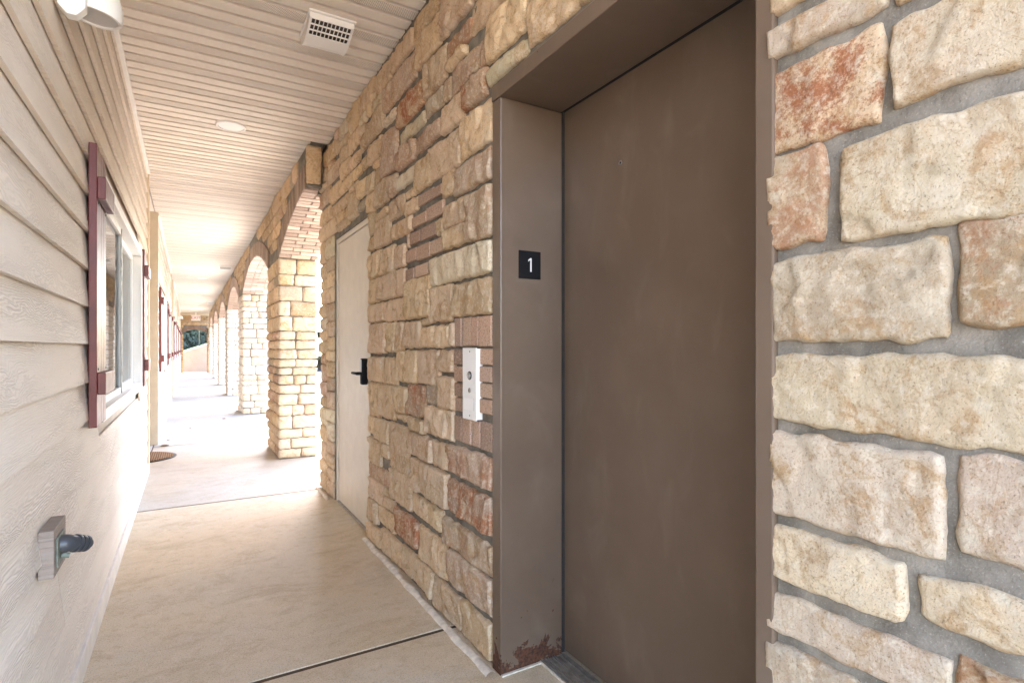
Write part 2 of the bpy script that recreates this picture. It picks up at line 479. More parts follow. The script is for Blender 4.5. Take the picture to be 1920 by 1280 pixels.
def stone_shape(w, h, depth, cell, seed, frame, relief=1.0, round_=0.0035):
    U, V, N = frame
    rnd = random.Random(seed)
    nx = max(4, min(70, int(round(w / cell)))); ny = max(4, min(60, int(round(h / cell))))
    so = Vector((rnd.uniform(0, 99), rnd.uniform(0, 99), rnd.uniform(0, 99)))
    pl = [(rnd.uniform(.80, 1.12), rnd.uniform(-.55, .55), rnd.uniform(-.45, .45)) for _ in range(rnd.choice((3, 4, 5)))]
    pl.append((1.15, 0, 0))
    K = max(3, min(16, int(w * h * 230)))
    sites = [(rnd.uniform(-.55, .55) * w, rnd.uniform(-.55, .55) * h, rnd.uniform(-.0045, .0035), rnd.uniform(-.13, .13), rnd.uniform(-.10, .10)) for _ in range(K)]
    re = min(.0045, .2 * min(w, h))
    verts = []; faces = []
    def eas(i, n):
        t = 2.0 * i / n - 1.0
        return math.sin(t * math.pi / 2) * .35 + t * .65
    for j in range(ny + 1):
        vn = eas(j, ny)
        for i in range(nx + 1):
            un = eas(i, nx)
            u = un * w / 2; v = vn * h / 2
            e = min(w / 2 - abs(u), h / 2 - abs(v))
            t = min(1.0, e / re); f = math.sqrt(max(0.0, 1 - (1 - t) ** 2))
            q = Vector((u, v, 0)) + so
            base = min(a + b * un + c * vn for a, b, c in pl)
            rid = abs(noise.noise(q * 11.0)); rid2 = noise.noise(q * 27.0)
            fine = noise.noise(q * 70.0)
            n_ = depth * (.55 + .45 * base) + relief * (-.006 * max(0, .06 - rid) / .06 * .55 + .0024 * rid2 + .0018 * fine + .0012 * noise.noise(q * 140.0))
            best = 1e9; fac = 0.0
            for (su, sv, o_, gx, gy) in sites:
                du = u - su; dv = v - sv
                dd = du * du * 2.2 + dv * dv
                if dd < best: best = dd; fac = o_ + gx * du + gy * dv
            n_ += relief * fac
            n_ = depth * .30 + (n_ - depth * .30) * f
            # ragged outline and rounded corners
            b6 = abs(un) ** 6; c6 = abs(vn) ** 6
            jit = noise.noise(q * 21.0 + Vector((3, 7, 1))) * .0085 + noise.noise(q * 60.0) * .002
            jit2 = noise.noise(q * 23.0 + Vector((17, 2, 9))) * .0085 + noise.noise(q * 64.0) * .002
            k = round_ * (1 + .6 * math.sin(seed * 1.7 + (2 if u > 0 else 0) + (5 if v > 0 else 0)))
            u -= math.copysign(1, u) * (k * b6 * c6) - jit * b6
            v -= math.copysign(1, v) * (k * b6 * c6) - jit2 * c6
            verts.append(U * u + V * v + N * n_)
    W = nx + 1
    for j in range(ny):
        for i in range(nx):
            a = j * W + i
            faces.append((a, a + 1, a + 1 + W, a + W))
    ring = [i for i in range(W)] + [j * W + nx for j in range(1, ny + 1)] + [ny * W + i for i in range(nx - 1, -1, -1)] + [j * W for j in range(ny - 1, 0, -1)]
    b = len(verts)
    for r in ring:
        p = verts[r]
        verts.append(p - N * (p.dot(N) + .018))
    n = len(ring)
    for k in range(n):
        faces.append((ring[k], b + k, b + (k + 1) % n, ring[(k + 1) % n]))
    return verts, faces

def stone(cx, cy, cz, w, h, depth, cell, seed, frame, tint, parent, relief=1.0):
    v, f = stone_shape(w, h, depth, cell, seed, frame, relief)
    o = put('stone', v, f, M['stone'], parent, (cx, cy, cz), smooth=True)
    r = random.Random(seed * 3 + 1)
    c = TINT[tint]; k = r.uniform(.88, 1.10)
    o.color = (c[0] * k, c[1] * k * r.uniform(.985, 1.02), c[2] * k * r.uniform(.90, 1.04), c[3])
    return o

def brick_shape(w, h, d, frame, b=.003):
    U, V, N = frame
    v = []
    for (ww, hh, n) in ((w, h, -.015), (w, h, d - b), (w - 2 * b, h - 2 * b, d)):
        for sx, sy in ((-1, -1), (1, -1), (1, 1), (-1, 1)):
            v.append(U * (sx * ww / 2) + V * (sy * hh / 2) + N * n)
    f = [(8, 9, 10, 11)]
    for r in (0, 4):
        for k in range(4):
            f.append((r + k, r + (k + 1) % 4, r + 4 + (k + 1) % 4, r + 4 + k))
    return v, f

def brick(c, w, h, d, frame, parent, col=BRICK_COL):
    v, f = brick_shape(w, h, d, frame)
    o = put('brick', v, f, M['brick'], parent, c)
    o.color = col
    return o

# ---------------------------------------------------------------- ground, paving, walkway, ceiling
CZ = 2.93           # ceiling height
LX = -0.343         # face of the siding on the left
WX = 1.012          # mortar plane of the stone wall on the right
YE = 31.0           # end of the walkway

g = put('ground', [(-250, -250, 0), (250, -250, 0), (250, 400, 0), (-250, 400, 0)], [(0, 1, 2, 3)], M['grass'], None, (0, 0, -.16))
tag(g, kind='structure')
pv = box('paving', 1.75, 3.4, -6.0, 60, -.10, -.02, M['pave'])
tag(pv, kind='structure')
yd = box('bounce_paving', -40.0, 40.0, -60, -6.01, -.10, -.018, M['tanpave'])  # unseen tan ground behind the camera, added for its warm bounce
tag(yd, kind='structure')
ys = box('bounce_paving_strip', -40.0, -2.21, -6.0, -.5, -.10, -.018, M['tanpave'])  # unseen strip of the same, added to keep green bounce out
tag(ys, kind='structure')
pk = box('added_dark_ground', 3.405, 30.0, -6.0, 60, -.14, -.10, M['asphalt'])  # added dark asphalt, cuts light bounced into the far walkway
tag(pk, kind='structure')
wk = box('walkway', -2.2, 1.74, -6, 34.5, -.15, -.004, M['base'])
tag(wk, kind='structure')
joints = [-5.9, -3.2, -.5, 2.2, 4.93, 8.05, 10.9, 13.9, 16.9, 19.9, 22.9, 25.9, 28.9, 31.6, 34.4]
for a, b in zip(joints[:-1], joints[1:]):
    x1 = 1.34 if b <= 4.95 else 1.735
    MB().box(LX - .03, x1, a + .012, b - .012, -.08, 0).build('slab', M['slab'] if b <= 4.95 else M['slab_lit_mid'] if b < 8.1 else M['slab_lit_far'], wk, bevel=.003)  # slab colour carries the change of light along the walkway
for a, b in ((6.44, 8.20), (14.55, 16.16), (22.5, 24.1)):
    MB().box(-1.80, LX - .042, a, b, -.08, -.001).build('slab', M['slab_lit_far'], wk, bevel=.006)

ce = box('ceiling', -6.0, 1.262, -.45, YE + .6, 2.965, 3.45, M['upper'])  # ceiling plus unseen deck mass above it, sized for the shade it casts
tag(ce, kind='structure')
P = 0.3048; S3 = P / 3
pbase = 3.62 - S3 / 2 - 40 * P
def panel_mesh(x0, x1):
    v = []; f = []; mi = []
    L = []
    for k in range(3):
        y = k * S3
        L += [(y + .0010, .0290), (y + .0025, .0), (y + S3 - .024, 0.0), (y + S3 - .0228, .0280)]
    L += [(3 * S3 + .0008, .0285)]
    for (y, z) in L:
        v += [(x0, y, z), (x1, y, z)]
    for i in range(len(L) - 1):
        f.append((2 * i, 2 * i + 2, 2 * i + 3, 2 * i + 1)); mi.append(1 if (i == 1) else 0)
    # back sheet for thickness
    b = len(v)
    v += [(x0, 0.002, .0315), (x1, 0.002, .0315), (x1, P + .0012, .0315), (x0, P + .0012, .0315)]
    f.append((b, b + 1, b + 2, b + 3)); mi.append(0)
    me = mesh_of('soffit_panel', v, f, [M['soffit'], M['perf']])
    me.polygons.foreach_set('material_index', mi)
    return me
pm_a = panel_mesh(LX - .02, 1.02)
pm_b = panel_mesh(LX - .02, 0.875)
for k in range(140):
    y = pbase + k * P
    if y < -.45 or y > YE - .1: continue
    o = bpy.data.objects.new('soffit_panel', pm_a if y < 4.6 else pm_b)
    link(o, ce, (0, y, CZ + random.uniform(-.0012, .0012)))
    o.rotation_euler = (0, random.uniform(-.0012, .0012), 0)

# ---------------------------------------------------------------- stone wall of the lift tower
sw = empty('stone_wall', (1.15, 2.2, 0))
tag(sw, 'rough tan cut stone wall with brick patches around the elevator and beige door', 'wall')
core = MB()
for y0, y1, z0, z1 in ((.03, .6712, 0, 2.95), (.6717, 1.8425, 2.214, 2.95), (1.843, 3.514, 0, 2.95), (3.5145, 4.5145, 2.104, 2.95), (4.515, 5.0, 0, 2.95)):
    core.box(WX, 1.34, y0, y1, z0 - .02, z1)
core.build('mortar_bed', M['mortar'], sw)
MB().box(1.36, 3.4, .03, 5.0, -.05, 3.6).build('tower_core', M['mortar'], sw)
DATA = "3190,3510,1380,1490,s;2820,3186,1377,1493,s;2457,2817,1373,1570,s;2464,2576,1332,1362,s;2218,2451,1342,1504,s;1848,2210,1356,1492,s;3161,3510,1188,1368,s;2983,3153,1200,1362,s;2858,2980,1209,1360,s;2594,2855,1226,1353,s;2250,2591,1225,1320,s;2194,2242,1229,1327,s;2124,2188,1227,1349,b;2038,2109,1228,1347,b;1965,2030,1228,1345,b;1850,1954,1226,1345,b;2955,3510,1012,1162,s;2656,2949,1040,1203,s;2363,2649,1045,1205,s;2196,2350,1112,1206,s;1999,2188,1148,1214,b;1850,1988,1154,1216,b;1999,2188,1076,1140,b;1850,1988,1086,1146,b;1999,2188,1011,1069,b;1850,1988,1024,1080,b;1999,2188,948,1005,b;1850,1988,962,1018,b;3270,3510,796,1000,s;2987,3266,812,1003,s;2796,2980,868,1004,s;2542,2788,871,1030,R;2359,2533,956,1034,g;2188,2356,948,1089,s;2780,2969,827,857,s;2122,2191,821,928,b;2029,2106,820,928,b;1954,2020,819,925,b;1850,1939,817,928,b;2209,2533,808,938,s;2542,2762,794,859,s;3392,3510,679,785,s;3095,3375,660,788,s;2773,3089,541,795,s;3250,3510,497,652,s;3099,3240,571,652,s;2436,2762,670,783,s;2259,2426,669,781,s;1846,2250,672,791,r;3076,3510,409,492,r;3200,3510,277,398,s;2734,3067,362,537,s;2256,2727,496,652,s;1850,2250,496,638,R;3311,3510,133,266,s;2987,3297,168,269,s;2625,2978,201,332,R;2492,2716,372,470,s;2320,2486,373,467,s;1850,2312,338,454,p;2277,2611,170,333,s;1850,2260,185,325,p;3245,3510,4,110,s;2897,3230,11,146,s;2425,2885,28,155,s;2134,2414,11,146,s;1853,2128,9,153,s;3280,3510,1505,1649,s;2820,3272,1506,1649,s;3244,3510,1659,1812,s;3004,3236,1656,1804,s;2820,2997,1666,1781,s;2694,2812,1577,1635,b;2509,2675,1578,1638,b;1848,2449,1515,1638,c;2653,2804,1670,1734,b;2474,2639,1660,1732,b;2301,2460,1664,1729,b;2604,2748,1755,1815,b;2405,2591,1752,1816,b;2312,2395,1748,1813,s;2521,2715,1838,1891,b;2318,2516,1835,1900,b;2730,3076,1834,1914,s;2075,2293,1666,1747,s;2070,2312,1760,1860,s;1850,2061,1656,1852,p;3084,3364,1831,1993,s;3414,3510,1840,1917,s;3386,3510,1937,2073,s;2844,3084,1949,2057,s;2639,2836,1925,1992,s;3104,3375,2002,2043,s;3386,3510,2083,2200,s;2442,2631,1932,1987,b;2336,2437,1929,1977,b;2675,2807,2011,2048,s;2196,2333,1908,2007,s;1861,2192,1881,1997,p;1850,2122,2022,2177,s;2132,2455,2012,2165,s;2457,2669,2010,2161,s;2690,2955,2090,2162,c;2336,2682,2207,2279,r;2685,2952,2196,2300,r;2960,3216,2234,2467,p;2553,2938,2429,2553,R;2549,2910,2331,2391,c;2318,2540,2341,2422,g;2099,2327,2191,2314,s;2952,3186,2524,2560,c;3194,3574,2542,2673,s;3240,3531,2393,2503,s;3220,3392,2235,2321,s;3405,3562,2213,2329,s;3117,3370,2080,2222,s;2963,3099,2090,2199,p;2374,2691,2797,2891,s;2344,2655,2629,2775,s;2022,2336,2631,2878,p;1746,2020,2499,2618,s;2028,2273,2504,2580,r;2281,2545,2442,2596,s;1897,2223,2332,2439,r;1893,2094,2211,2317,R;1596,1886,2322,2478,s;1592,1876,2234,2286,c;1306,1584,2241,2391,s;1270,1581,2395,2509,s;2699,3052,2784,2878,s;2663,3193,2609,2747,p;3055,3382,2766,2888,s;3213,3382,2696,2764,c;4479,5004,2750,2882,s;4733,5058,2626,2732,p;4280,4714,2567,2686,p;4629,5030,2438,2559,p;4280,4615,2388,2519,s;4629,5030,2283,2399,s;4012,4605,2269,2356,s;3778,4001,2133,2313,s;3555,3765,2146,2206,g;4371,5030,2140,2261,s;4104,4359,2122,2175,s;3923,4272,2388,2473,s;4001,4280,2495,2604,s;3729,4063,2620,2746,s;3729,3994,2496,2568,s;3691,3915,2400,2470,s;3539,3676,2403,2483,s;3570,3770,2236,2340,s;3555,3721,2714,2767,c;588,655,1882,1945,s;469,655,1792,1853,w;477,655,1605,1765,O;255,463,1620,1758,w;572,655,1419,1598,o;218,544,1409,1580,w;385,655,1233,1392,w;242,370,1252,1407,o;252,655,1074,1207,w;391,655,892,1053,w;237,369,915,1061,w;443,655,765,870,w;268,422,789,865,w;381,655,660,737,w;247,369,624,750,o;496,655,488,635,w;-713,-407,6,133,w;-393,-7,6,133,s;-713,-487,146,303,w;-473,-247,146,303,w;-233,-7,146,303,w;-713,-487,316,443,w;-473,-167,316,443,w;-153,-7,316,443,w;-713,-487,456,583,w;-473,-167,456,583,w;-153,-7,456,583,w;-713,-327,596,753,w;-313,-7,596,753,w;-713,-407,766,953,w;-393,-167,766,953,w;-153,-7,766,953,w;-713,-327,966,1093,w;-313,-7,966,1093,w;-713,-327,1106,1293,w;-313,-7,1106,1293,w;-713,-407,1306,1463,w;-393,-7,1306,1463,s;-713,-487,1476,1603,w;-473,-167,1476,1603,w;-153,-7,1476,1603,w;-713,-327,1616,1773,w;-313,-7,1616,1773,s;-713,-407,1786,1973,w;-393,-7,1786,1973,w;-713,-407,1986,2113,w;-393,-7,1986,2113,s;-713,-487,2126,2283,w;-473,-167,2126,2283,w;-153,-7,2126,2283,w;-713,-487,2296,2453,w;-473,-7,2296,2453,w;-713,-327,2466,2623,w;-313,-7,2466,2623,w;-713,-407,2636,2763,s;-393,-167,2636,2763,w;-153,-7,2636,2763,w;-713,-327,2776,2923,w;-313,-7,2776,2923,w;7,253,6,153,w;267,653,6,173,s;4527,4733,6,123,p;4747,5003,6,143,s;4527,4733,136,233,s;4747,5003,156,253,s;7,253,166,273,s;267,513,186,313,w;527,653,186,293,w;4527,4733,246,343,s;4747,5003,266,403,s;7,253,286,453,w;527,653,306,473,w;267,513,326,473,w;4527,4733,356,453,p;4747,5003,416,553,s;7,253,466,613,w;4527,4733,466,603,c;267,483,486,613,w;4747,5003,566,703,c;4527,4733,616,713,c;7,233,626,773,o;4747,5003,716,793,s;4527,4733,726,863,p;7,253,786,903,w;4747,5003,806,923,p;4527,4733,876,973,p;7,223,916,1063,s;4747,5003,936,1073,r;4527,4733,986,1103,s;7,233,1076,1233,w;4747,5003,1086,1163,r;4527,4733,1116,1193,s;4747,5003,1176,1273,s;4527,4733,1206,1303,s;7,223,1246,1393,w;4747,5003,1286,1363,s;4527,4733,1316,1433,s;4747,5003,1376,1473,c;7,203,1406,1513,w;4527,4733,1446,1583,p;4747,5003,1486,1583,s;7,203,1526,1693,w;4527,4893,1596,1713,s;7,243,1706,1833,w;4527,4773,1726,1843,s;4787,5003,1726,1803,s;257,453,1786,1913,s;4787,5003,1816,1933,s;7,243,1846,1993,w;4527,4773,1856,1953,s;257,423,1926,2033,w;437,573,1926,2093,o;4787,5003,1946,2123,s;4527,4773,1966,2123,c;7,243,2006,2133,w;257,423,2046,2173,w;437,653,2106,2213,s;7,243,2146,2313,o;257,423,2186,2333,w;437,803,2226,2373,w;817,983,2226,2323,s;997,1163,2226,2343,s;7,243,2326,2473,w;817,983,2336,2453,r;257,423,2346,2453,w;997,1163,2376,2493,s;437,803,2386,2553,o;257,423,2466,2613,w;817,983,2466,2583,r;7,243,2486,2653,w;1597,1733,2496,2633,s;997,1253,2506,2603,s;1267,1473,2526,2623,c;3587,3713,2536,2633,r;437,683,2566,2733,o;697,983,2596,2723,o;997,1253,2616,2733,s;4077,4263,2616,2713,s;257,423,2626,2773,s;1267,1473,2636,2773,s;1747,2003,2636,2773,s;1487,1733,2646,2723,s;7,243,2666,2813,w;3397,3543,2716,2813,s;4077,4323,2726,2803,s;697,983,2736,2923,o;1487,1733,2736,2833,s;437,683,2746,2923,w;997,1253,2746,2823,s;4337,4463,2746,2843,s;3737,3903,2756,2923,s;3917,4063,2756,2853,s;257,423,2786,2923,w;1267,1473,2786,2923,s;1747,2003,2786,2923,p;3557,3723,2786,2923,s;4077,4323,2816,2923,c;7,243,2826,2923,o;3397,3543,2826,2923,s;997,1253,2836,2923,s;1487,1733,2846,2923,s;2997,3183,286,343,s;4907,5003,1596,1713,s;587,653,1956,2093,w;4017,4093,2126,2253,s;4107,4353,2186,2253,s;1177,1293,2236,2383,s;2237,2303,2336,2423,r;1177,1253,2396,2493,s;1487,1583,2526,2633,s;3587,3713,2646,2703,p;4337,4463,2856,2923,p;3917,4063,2866,2923,s;3087,3183,356,393,s;2767,2803,1756,1823,p;467,573,1876,1913,w;3787,3993,2326,2373,s;3227,3393,2336,2373,s;2077,2263,2456,2493,s;4727,5003,2576,2613,s;4597,4713,2696,2733,s;4497,4583,2696,2733,r"
for i, rec in enumerate(DATA.split(';')):
    a = rec.split(',')
    y0, y1, z0, z1 = [int(t) / 1000.0 for t in a[:4]]
    k = a[4]
    if y1 < .06: continue
    y0 = max(y0, .02)
    g_ = .0 if k == 'b' else (.002 if y0 < .7 else .0045)
    ze = .004 if z0 < .02 else 0
    if abs(y1 - .655) < .02 and z0 < 2.2: y1 = .688 + .006 * math.sin(i * 2.3)
    else: y1 += g_
    if y0 > 1.87 or y0 < .7: y0 -= g_
    z0 = max(.003, z0 - g_); z1 = min(z1 + g_, 2.927)
    w = y1 - y0; h = z1 - z0
    cy = (y0 + y1) / 2; cz = (z0 + z1) / 2
    if k == 'b':
        c = random.choice(((.44, .29, .20, 1), (.39, .265, .195, 1), (.50, .355, .255, 1), (.43, .28, .20, 1)))
        brick((WX, cy, cz), w, h, random.uniform(.010, .016), FX, sw, c)
        continue
    if y0 < .0: cell = .05
    elif y0 < .7: cell = .0085
    elif y0 < 3.5: cell = .0105
    else: cell = .022
    rr = random.Random(i)
    d = rr.uniform(.014, .022) if y0 < .7 else rr.uniform(.017, .034)
    stone(WX, cy, cz, w, h, d, cell, i + 11, FX, k, sw, 1.15 if y0 > .7 else .6)
# sealant bead along the foot of the wall
def bead(y0, y1, x, seed):
    v = []; f = []; n = int((y1 - y0) / .015)
    for i in range(n + 1):
        y = y0 + (y1 - y0) * i / n
        r = .013 + .006 * noise.noise(Vector((y * 7, seed, 0))) + .002 * noise.noise(Vector((y * 19, seed, 0)))
        xx = x + .012 * noise.noise(Vector((y * 6, 4, seed)))
        for k in range(7):
            t = math.pi * k / 6
            v.append((xx - 1.5 * r * math.cos(t) - .006, y, r * math.sin(t) * .95 - .001))
    for i in range(n):
        for k in range(6):
            a = i * 7 + k
            f.append((a, a + 1, a + 8, a + 7))
    m = MB(); m.add(v, f)
    return m.build('sealant_bead', M['caulk'], sw, smooth=True)
bead(1.80, 3.50, .975, 1.0)
bead(4.53, 5.0, .975, 5.0)
bead(0.04, .66, .980, 9.0)

# ---------------------------------------------------------------- elevator doorway
el = empty('elevator_doorway', (1.14, 1.25, 0))
tag(el, 'brown painted metal elevator door in a deep rust-footed brown frame', 'elevator door')
FX0 = .998
MB().box(FX0, 1.278, 1.775, 1.838, .0, 2.1535).build('jamb', M['brown'], el, bevel=.0035)
MB().box(FX0, 1.278, .672, .713, .0, 2.1535).build('jamb', M['brown'], el, bevel=.0035)
MB().box(FX0 - .003, 1.276, .669, 1.841, 2.155, 2.211).build('frame_head', M['brown'], el, bevel=.003)
dp = MB().box(1.292, 1.325, .64, 1.86, .016, 2.23).build('door_panel', M['browndoor'], el, bevel=.003)
kh = MB()
ky, kz = 1.447, 1.862
kh.lathe((1.2935, ky, kz), [(.0045, .001), (.0045, .0035), (.0085, .0035), (.0085, 0.0)], (-1, 0, 0), 20)
kh.build('keyhole_ring', M['steel'], dp, smooth=True)
MB().lathe((1.2935, ky, kz), [(.0001, .0015), (.0046, .0015)], (-1, 0, 0), 16).build('keyhole', M['black'], dp)
sill = MB()
sill.box(1.175, 1.290, .716, 1.772, .0012, .006)
for x in (1.180, 1.196, 1.206, 1.228, 1.238, 1.262, 1.274):
    sill.box(x, x + .006, .716, 1.772, .006, .0115)
sill.build('sill_track', M['alum'], el)
MB().box(1.1705, 1.1745, .716, 1.772, .001, .010).build('threshold_edge', M['caulk'], el)
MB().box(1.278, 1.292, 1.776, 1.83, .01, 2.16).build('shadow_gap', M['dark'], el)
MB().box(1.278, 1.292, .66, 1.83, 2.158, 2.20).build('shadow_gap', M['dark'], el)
MB().box(1.000, 1.275, 1.764, 1.7745, .0008, .006).build('jamb_caulk', M['caulk'], el)

# floor number sign on the left jamb
sg = box('floor_number_sign', 1.076, 1.174, 1.7705, 1.7745, 1.484, 1.590, M['black'], None, .0008)
tag(sg, 'small square black sign with a white numeral 1 on the elevator jamb', 'sign')
def text_mesh(s, size, mat, parent, loc, rot, extrude=.0008, name='lettering', align='CENTER'):
    cu = bpy.data.curves.new(name, 'FONT')
    cu.body = s; cu.size = size; cu.extrude = extrude; cu.align_x = align; cu.align_y = 'CENTER'
    tmp = bpy.data.objects.new(name, cu); COL.objects.link(tmp)
    dg = bpy.context.evaluated_depsgraph_get()
    me = bpy.data.meshes.new_from_object(tmp.evaluated_get(dg))
    bpy.data.objects.remove(tmp); bpy.data.curves.remove(cu)
    me.materials.clear(); me.materials.append(mat)
    o = bpy.data.objects.new(name, me)
    link(o, parent, loc); o.rotation_euler = rot
    return o
one = MB()
one.box(1.1255, 1.1315, 1.7692, 1.7706, 1.511, 1.563)
one.prism([(1.1255, 1.563), (1.1255, 1.556), (1.1165, 1.549), (1.1165, 1.5555)], 'y', 1.7692, 1.7706)
one.build('numeral', M['white'], sg)
for dx, dz in ((0, 0), (.0045, 0), (0, -.0045), (.0045, -.009)):
    MB().lathe((1.0895 + dx, 1.7706, 1.538 + dz), [(.0011, 0), (.0008, .0006), (.00005, .0008)], (0, -1, 0), 8).build('braille_dot', M['black'], sg, smooth=True)

# call button panel
cp = empty('call_button_panel', (.99, 2.005, .929))
tag(cp, 'white metal elevator call button plate mounted on the red brick patch', 'button panel')
PXF = .981
MB().box(PXF, PXF + .005, 1.944, 2.067, .929, 1.220).build('face_plate', M['white'], cp, bevel=.0012)
MB().box(PXF + .005, WX + .002, 1.9475, 2.0635, .9325, 1.2165).build('back_box', M['white'], cp, bevel=.001)
by = 2.000
bt = MB(); bt.lathe((PXF, by, 1.108), [(.013, 0), (.013, .007), (.0105, .009), (.0001, .009)], (-1, 0, 0), 24); bt.build('call_button', M['steel'], cp, smooth=True)
bt = MB(); bt.lathe((PXF, by, 1.108), [(.0175, 0), (.0175, .002), (.0135, .0025)], (-1, 0, 0), 24); bt.build('button_ring', M['darkm'], cp, smooth=True)
bt = MB(); bt.lathe((PXF, by, 1.048), [(.010, 0), (.010, .003), (.0075, .0035), (.0001, .0035)], (-1, 0, 0), 20); kc = bt.build('key_switch', M['alum'], cp, smooth=True)
MB().box(PXF - .0045, PXF - .0036, by - .0013, by + .0013, 1.043, 1.053).build('key_slot', M['dark'], kc)
MB().box(PXF - .0015, PXF, 1.966, 2.052, .968, 1.014).build('instruction_plate', M['lens'], cp, bevel=.0004)
MB().box(PXF - .0013, PXF - .0001, 1.962, 1.9645, .968, 1.017).build('plate_edge', M['greylens'], cp)
for z in (1.205, .946):
    MB().lathe((PXF, by, z), [(.0028, 0), (.0028, .0012), (.0001, .0014)], (-1, 0, 0), 12).build('screw', M['darkm'], cp, smooth=True)

# beige service door
sv = empty('service_door', (1.06, 4.01, 0))
tag(sv, 'plain beige metal door with black lever lock set in the stone wall', 'door')
for y0, y1 in ((3.520, 3.572), (4.458, 4.510)):
    MB().box(1.022, 1.14, y0, y1, .0, 2.047).build('door_frame', M['doorpaint'], sv, bevel=.002)
MB().box(1.022, 1.14, 3.520, 4.510, 2.049, 2.100).build('door_frame', M['doorpaint'], sv, bevel=.002)
lf = MB().box(1.030, 1.075, 3.576, 4.454, .012, 2.043).build('door_leaf', M['doorpaint'], sv, bevel=.002)
MB().box(1.016, 1.10, 3.574, 4.456, .0012, .0105).build('threshold', M['alum'], sv, bevel=.001)
for z in (1.81, 1.06, .29):
    h = MB(); h.tube((1.020, 4.456, z - .055), (1.020, 4.456, z + .055), .009, seg=12); h.box(1.0285, 1.031, 4.43, 4.47, z - .055, z + .055)
    h.build('hinge', M['doorpaint'], sv, smooth=True)
lk = MB()
lk.box(.985, 1.030, 3.625, 3.675, .975, 1.150)
lb = lk.build('lock_body', M['black'], sv, bevel=.010)
MB().box(.9825, .986, 3.632, 3.668, 1.06, 1.142).build('keypad', M['steel'], lb, bevel=.001)
lv = MB(); lv.tube((.986, 3.65, 1.05), (.955, 3.65, 1.05), .011); lv.tube((.960, 3.645, 1.05), (.960, 3.775, 1.05), .0105, .008)
lv.build('lever_handle', M['black'], lb, smooth=True)

# ---------------------------------------------------------------- arcade of stone piers and brick arches
ar = empty('stone_arcade', (1.04, 18, 0))
tag(ar, 'row of tan stone piers joined by brick arches along the walkway', 'arcade')
AX0, AX1 = .862, 1.235
ZS, RISE = 2.20, .37
PY = [6.43, 11.10, 15.65, 20.20, 24.70, 29.20]
PL = [1.0] * 5 + [YE - 29.2 - .02]
CH1 = [.105, .115, .105, .145, .115, .125, .10, .105, .085, .09, .11, .10, .10, .165, .165, .17, .125, .165]
def courses(seed, top=2.205):
    r = random.Random(seed); z = .004; out = []
    hs = list(CH1)
    if seed: r.shuffle(hs)
    i = 0
    while z < top - .05:
        h = hs[i % len(hs)]; i += 1
        if top - (z + h) < .07: h = top - z
        out.append((z, z + h)); z += h
    return out
def splits(a, b, r, lo, hi):
    out = []; p = a
    while p < b - 1e-6:
        w = r.uniform(lo, hi)
        if b - (p + w) < lo * .75: w = b - p
        out.append((p, p + w)); p += w
    return out
class Joined:
    def __init__(s): s.m = MB()
    def stone(s, cx, cy, cz, w, h, d, seed, frame):
        v, f = stone_shape(w, h, d, .08, seed, frame, .7)
        s.m.add([p + Vector((cx, cy, cz)) for p in v], f)
    def brick(s, c, w, h, d, frame):
        v, f = brick_shape(w, h, d, frame)
        s.m.add([p + Vector(c) for p in v], f)
PT = 'vvvwvcvvwpvvwcvv'
for i, (py, pl) in enumerate(zip(PY, PL)):
    pc = MB().box(AX0, AX1, py + .025, py + pl - .025, -.02, ZS + .01).build('pier', M['mortar'], ar)
    single = i < 2
    J = Joined()
    for ci, (z0, z1) in enumerate(courses(i)):
        r = random.Random(100 * i + ci)
        zc = (z0 + z1) / 2; hh = z1 - z0 - .011
        # face towards the camera
        for n, (a, b) in enumerate(splits(AX0 - .022, AX1 + .022, r, .11, .26)):
            if n == 0: d = .026
            else: d = r.uniform(.018, .030)
            sd_ = 1000 * i + ci * 20 + n
            if single: stone((a + b) / 2, py + .025, zc, b - a - .010, hh, d, .024 if i == 0 else .035, sd_, FY, r.choice(PT), pc, .8)
            else: J.stone((a + b) / 2, py + .025, zc, b - a - .010, hh, d, sd_, FY)
        # face towards the walkway
        for n, (a, b) in enumerate(splits(py + .030, py + pl + .012, r, .26, .52)):
            sd_ = 1000 * i + ci * 20 + 10 + n
            d = r.uniform(.018, .042)
            if single and i == 0: stone(AX0, (a + b) / 2, zc, b - a - .010, hh, d, .028, sd_, FX, r.choice('sssrsgs'), pc, 1.2)
            else: J.stone(AX0, (a + b) / 2, zc, b - a - .010, hh, d, sd_, FX)
    if J.m.v:
        o = J.m.build('stone_facing', M['stone'], pc, smooth=True)
        o['kind'] = 'stuff'; o.color = (.66, .59, .51, .10)

